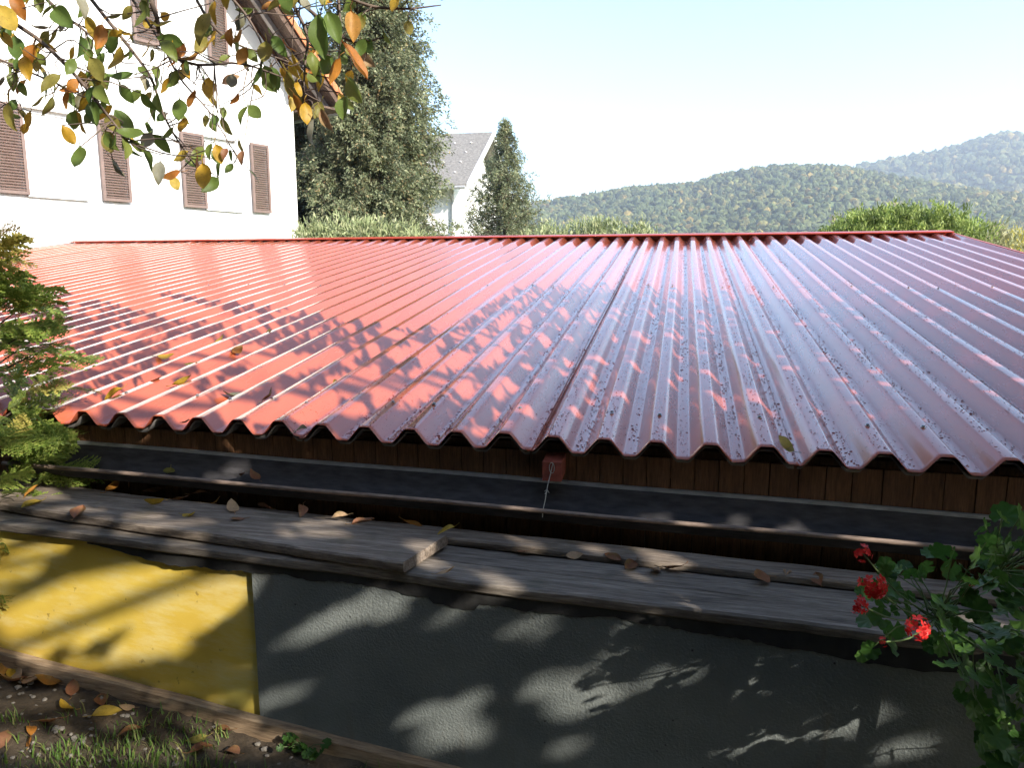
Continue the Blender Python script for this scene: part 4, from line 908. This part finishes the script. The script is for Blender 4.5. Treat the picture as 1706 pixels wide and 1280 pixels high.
# ------------------------------------------------------------------ fallen leaves
def fallen(p, n, Lm, colr, label, group, var=None, lift=.006, tilt=.35):
    n_ = np.array(n)/np.linalg.norm(n); a = rdir(); a = a-n_*(a@n_)*.88; nv = n_+rng.normal(0, tilt*.7, 3); v = rng.integers(0, 5) if var is None else var
    M = frame(a, nv, np.array(p)+np.array([0, 0, lift]), Lm); nn = np.array(n)/np.linalg.norm(n)
    co_ = np.array([M @ q.co for q in LM[colr][v].vertices])
    ctr = co_[:40].mean(0)-np.array(p); ctr = ctr-nn*(ctr@nn)
    M.translation = M.translation+Vector(nn*(np.dot(np.array(p), nn)-np.sort(co_@nn)[2]+.0008)-ctr)
    o = inst('fallen_leaf', LM[colr][v], M); setp(o, label, 'leaf', group); return o
G1 = 'fallen leaves on the corrugated roof'
for px, py, L, c, lab in [
 (285, 465, .05, 'yellow', 'lone small yellow leaf high on the sunlit roof, above the shadow'), (72, 520, .06, 'yellow', 'yellow leaf on the roof right beside the thuja'),
 (275, 593, .06, 'yellow', 'pale yellow leaf lying in a shaded roof furrow at left'), (352, 569, .05, 'yellow', 'yellow leaf left one of a touching pair on the roof'),
 (368, 565, .045, 'yellow', 'yellow leaf right one of a touching pair on the roof'), (394, 585, .06, 'orange', 'orange brown leaf standing across a roof crest'),
 (447, 554, .055, 'yellow', 'bright yellow leaf at the edge of the shadow on the roof'), (320, 607, .05, 'olive', 'dull olive leaf on the shaded roof crest'),
 (258, 636, .05, 'brown', 'shrivelled brown leaf with a long stalk on a roof crest'), (306, 635, .065, 'yellow', 'long pale yellow leaf along a roof crest near the eave'),
 (190, 659, .065, 'yellow', 'crumpled yellow leaf close to the left eave of the roof'), (110, 639, .05, 'yellow', 'small yellow leaf on the roof just right of the lower thuja'),
 (390, 648, .07, 'grey', 'grey dried leaf lying on the purple shaded roof'), (449, 659, .05, 'brown', 'dark brown curled leaf on the roof above the eave'),
 (309, 703, .05, 'brown', 'brown leaf stuck in a furrow at the roof eave'), (503, 716, .05, 'grey', 'grey green leaf drooping from the sheet seam at the eave'),
 (559, 637, .03, 'yellow', 'tiny yellow leaf scrap on a roof crest'), (1304, 741, .06, 'olive', 'brown and olive leaf near the eave at right')]:
    p = roofpt(px, py); u = p[0]/P; e = 1e-3; sl = (prof(u+e)-prof(u-e))/(2*e*P)
    p = onplane(px, py, (0, 0, -.004), NR); u = p[0]/P; sl = (rz(u+.16, 0)-rz(u-.16, 0))/(.32*P)
    p[2] = max(rz(u+q, p[1]) for q in (-.16, 0, .16))-.012*abs(sl)+.001; fallen(p, (-sl*.6, -TN, 1), L*1.5, c, lab, G1, tilt=.4)
G2 = 'fallen leaves on the plank ledge'
SHORTP = lambda px: -.300 if px < 735 else None
for px, py, z, L, c, lab in [
 (281, 787, -.222, .06, 'olive', 'pale olive leaf with a long stalk balanced on the gutter lip'), (425, 800, -.225, .05, 'brown', 'brown leaf caught on the gutter lip'), (403, 797, -.225, .05, 'brown', 'reddish brown leaf inside the gutter at left'),
 (189, 816, -.302, .065, 'orange', 'glowing orange leaf on the short plank near the gutter'), (53, 828, -.302, .05, 'orange', 'orange brown leaf at the far left of the short plank'), (53, 842, -.302, .07, 'yellow', 'long yellow leaf with stalk at the left end of the plank'),
 (131, 858, -.302, .075, 'brown', 'curled brown leaf in the sun near the front of the short plank'), (258, 842, -.302, .06, 'yellow', 'yellow leaf with curved stalk in the middle of the short plank'), (315, 860, -.302, .05, 'yellow', 'small bright yellow leaf on the sunlit short plank'),
 (361, 838, -.302, .055, 'orange', 'orange brown leaf on the short plank beside the pinkish one'), (388, 851, -.302, .06, 'tan', 'pinkish tan leaf on the short plank'), (395, 868, -.302, .045, 'brown', 'rust brown leaf nearest the plank front in the sun'),
 (254, 819, -.302, .06, 'brown', 'dark brown leaf at the back of the short plank'), (300, 834, -.302, .055, 'brown', 'brown leaf in the leaf litter on the short plank'), (335, 826, -.302, .06, 'brown', 'shaded brown leaf against the back of the short plank'),
 (504, 858, -.302, .06, 'brown', 'faded brown leaf on the shaded part of the short plank'), (440, 846, -.302, .055, 'brown', 'flat brown leaf in shade right of the pinkish one'), (566, 862, -.302, .05, 'tan', 'rosy curled leaf on the short plank'), (605, 871, -.302, .065, 'brown', 'long dark brown leaf near the knot hole'),
 (690, 880, -.302, .06, 'orange', 'orange leaf near the sawn plank end'), (742, 893, -.318, .055, 'yellow', 'mottled yellow leaf hanging at the sawn plank end'), (743, 962, -.338, .055, 'tan', 'pale pinkish leaf glowing alone on the front plank'),
 (876, 922, -.342, .05, 'brown', 'brown leaf against the back plank right of the sawn end'), (957, 929, -.342, .045, 'tan', 'thin tan leaf lying between the long planks'), (1021, 932, -.342, .05, 'brown', 'upright reddish brown leaf by the back plank'),
 (1050, 945, -.342, .06, 'brown', 'flat brown leaf beside the upright reddish one'), (1090, 953, -.342, .05, 'tan', 'tan leaf catching light in the middle of the ledge'), (1125, 950, -.342, .065, 'brown', 'curled brown leaf with a lit tip on the middle plank'),
 (1268, 970, -.342, .07, 'brown', 'long dull brown leaf in shade towards the geranium'), (1311, 956, -.342, .04, 'tan', 'small tan leaf by the back plank near the geranium'), (1362, 968, -.342, .06, 'brown', 'yellow brown leaf next to the geranium flowers')]:
    fallen(onplane(px, py, (0, 0, z), (0, 0, 1)), (0, 0, 1), L*1.3, c, lab, G2, tilt=.45)
G3 = 'fallen leaves on the ground below the wall'
GL_ = [(8, 1118, .10, 'orange', 'large orange leaf at the left edge against the foot plank'), (36, 1116, .06, 'yellow', 'small golden leaf in the pile at the left edge'), (60, 1110, .08, 'tan', 'pale tan leaf leaning on the foot plank'), (62, 1133, .09, 'tan', 'broad light orange leaf on top of the pile'),
 (108, 1126, .08, 'orange', 'dark orange upright leaf at the right of the pile'), (20, 1138, .09, 'brown', 'brown leaf at the bottom of the left pile'), (140, 1142, .07, 'brown', 'brown pointed leaf against the foot plank'), (170, 1172, .085, 'brown', 'large reddish brown leaf above the spotted yellow one'),
 (180, 1196, .085, 'yellow', 'spotted yellow leaf lying on the grass, largest on the ground'), (112, 1184, .07, 'yellow', 'half yellow half brown leaf on the gravel'), (78, 1208, .08, 'brown', 'brown leaf lying in the grass left of the yellow one'), (52, 1222, .055, 'orange', 'orange leaf below the brown one in the grass'),
 (214, 1228, .075, 'brown', 'dark red brown leaf standing in the grass'), (212, 1184, .05, 'tan', 'narrow tan leaf beside the foot plank'), (366, 1226, .07, 'brown', 'brown leaf near the middle of the foot plank'), (328, 1238, .06, 'olive', 'olive yellow leaf in shaded grass'),
 (385, 1262, .07, 'brown', 'very dark brown leaf at the lower edge of the picture'), (338, 1256, .07, 'brown', 'long brown leaf in the grass by the dark one'), (6, 1240, .08, 'brown', 'brown leaf at the lower left corner'), (50, 1242, .05, 'orange', 'reddish leaf fragment in sunlit grass')]
for px, py, L, c, lab in GL_:
    p = onplane(px, py, (0, 0, -.95), (0, 0, 1)); z0 = float(zg(p[0], p[1])); p = onplane(px, py, (0, 0, z0), (0, 0, 1))
    if p[1] > yw(p[0])-.07: p[1] = yw(p[0])-.07
    p[2] = float(zg(p[0], p[1]))+.006; fallen(p, (0, 0, 1), L*1.15, c, lab, G3, tilt=.5)
# ------------------------------------------------------------------ grass, pebbles, small plant on the ground
V, F = [], []
def okg(x, y): return y < yw(x)-.055
for _ in range(15000):
    x, y = rng.uniform(-.3, 2.6), rng.uniform(-1.5, -.45)
    if not okg(x, y) or hashn(x*6, y*6, 1, 1)+.25*hashn(x*17, y*15, 1, 4) < -.02+rng.normal(0, .15)-(.25 if y < -.62 else 0)+ (.35 if x < .35 and y > -.62 else 0): continue
    z = float(zg(x, y)); h = rng.uniform(.02, .065); a = rng.uniform(0, 6.28); d = np.array([math.cos(a), math.sin(a), 0]); s = np.array([-d[1], d[0], 0])*rng.uniform(.0012, .0028); p = np.array([x, y, z-.004]); l = rng.uniform(.2, .9)*h; n = len(V)
    V += [p-s, p+s, p+d*l*.35+s*.8+(0, 0, h*.6), p+d*l*.35-s*.8+(0, 0, h*.6), p+d*l+(0, 0, h*.9)]; F += [(n, n+1, n+2, n+3), (n+3, n+2, n+4)]
g = mk('grass', V, F, M_GRASS); setp(g, 'short grass growing in tufts below the wall', 'grass', kind='stuff')
V, F = [], []; bm = bmesh.new(); bmesh.ops.create_icosphere(bm, subdivisions=1, radius=1); bm.verts.ensure_lookup_table()
I1 = np.array([v.co[:] for v in bm.verts]); IF1 = [[v.index for v in f.verts] for f in bm.faces]; bm.free()
for _ in range(1100):
    x, y = rng.uniform(-.3, 2.2), rng.uniform(-1.2, -.42)
    if not okg(x, y) or (x > .75 and rng.random() < .6): continue
    r = rng.uniform(.003, .011)*(1.3 if rng.random() < .1 else 1); n = len(V); q = I1*np.array([r*rng.uniform(.8, 1.4), r, r*.6])*(1+rng.normal(0, .12, (len(I1), 1)))
    V += list(q+np.array([x, y, float(zg(x, y))+r*.25])); F += [tuple(i+n for i in f) for f in IF1]
g = mk('gravel', V, F, M_STONE); setp(g, 'small pale gravel scattered on the soil by the wall foot', 'gravel', kind='stuff')
pc = onplane(505, 1258, (0, 0, -1.0), (0, 0, 1)); pc[2] = float(zg(pc[0], pc[1])); weed = thing('weed', tuple(pc), 'small dark green round leaved weed beside the foot plank', 'plant')
V, F = [], []
for k in range(16):
    q = pc+np.array([rng.uniform(-.07, .09), rng.uniform(-.06, .02), rng.uniform(.015, .05)]); inst('leaf', GL[k % 4], frame(rdir(), np.array([0, -.3, 1])+rng.normal(0, .3, 3), q, rng.uniform(.012, .02)), weed)
    tube([pc+np.array([0, 0, -.003]), (pc+q)/2+np.array([0, 0, .01]), q], .0013, 4, V, F)
mk('stem', V, F, M_GERSTEM, weed)
# ------------------------------------------------------------------ added hedges out of view, blocking sky light from the foreground
def skyblockhedge(a, b, h, dw, n, label):
    a, b = np.array(a), np.array(b); d = (b-a)/np.linalg.norm(b-a); s = np.array([-d[1], d[0], 0]); m_ = (a+b)/2
    t = thing('sky_block_hedge', tuple(m_), label, 'hedge', 'added hedges out of view that darken the foreground')
    P_ = [a+(b-a)*rng.random()+s*rng.uniform(-dw, dw)+np.array([0, 0, h*rng.random()**.8]) for _ in range(n)]
    mkq('foliage', spray_cloud(P_, [rng.normal(0, .6, 3)+np.array([0, 0, .5]) for _ in P_], .45, .12, 9, .5), M_CONIFER2, t)
    V, F = [], []
    for u in np.linspace(.03, .97, 12): p = a+(b-a)*u; tube([p-np.array([0, 0, .1]), p+np.array([0, 0, h*.8])], [.06, .02], 5, V, F)
    mk('stem', V, F, M_BARK, t)
skyblockhedge((-6, -8, -1), (10, -8, -1), 8.0, .8, 4200, 'added tall dark hedge behind the viewpoint, unseen, blocking sky light')
skyblockhedge((-4.2, -8, -1), (-4.2, -.9, -1), 6.0, .5, 1900, 'added tall dark hedge out of view at left, blocking sky light')
# ------------------------------------------------------------------ haze
V, F = boxes([aab(-2600, 2900, -700, 2700, -16, 260)])
def hz(t, N, L, p):
    N.remove(p); v = N.new('ShaderNodeVolumePrincipled'); v.inputs['Color'].default_value = (.80, .88, 1, 1); v.inputs['Density'].default_value = .0004; v.inputs['Anisotropy'].default_value = .2
    L.new(v.outputs[0], N['Material Output'].inputs['Volume'])
hb_ = mk('haze', V, F, nmat('haze', hz)); setp(hb_, 'thin bluish haze over the valley', 'haze', kind='stuff')
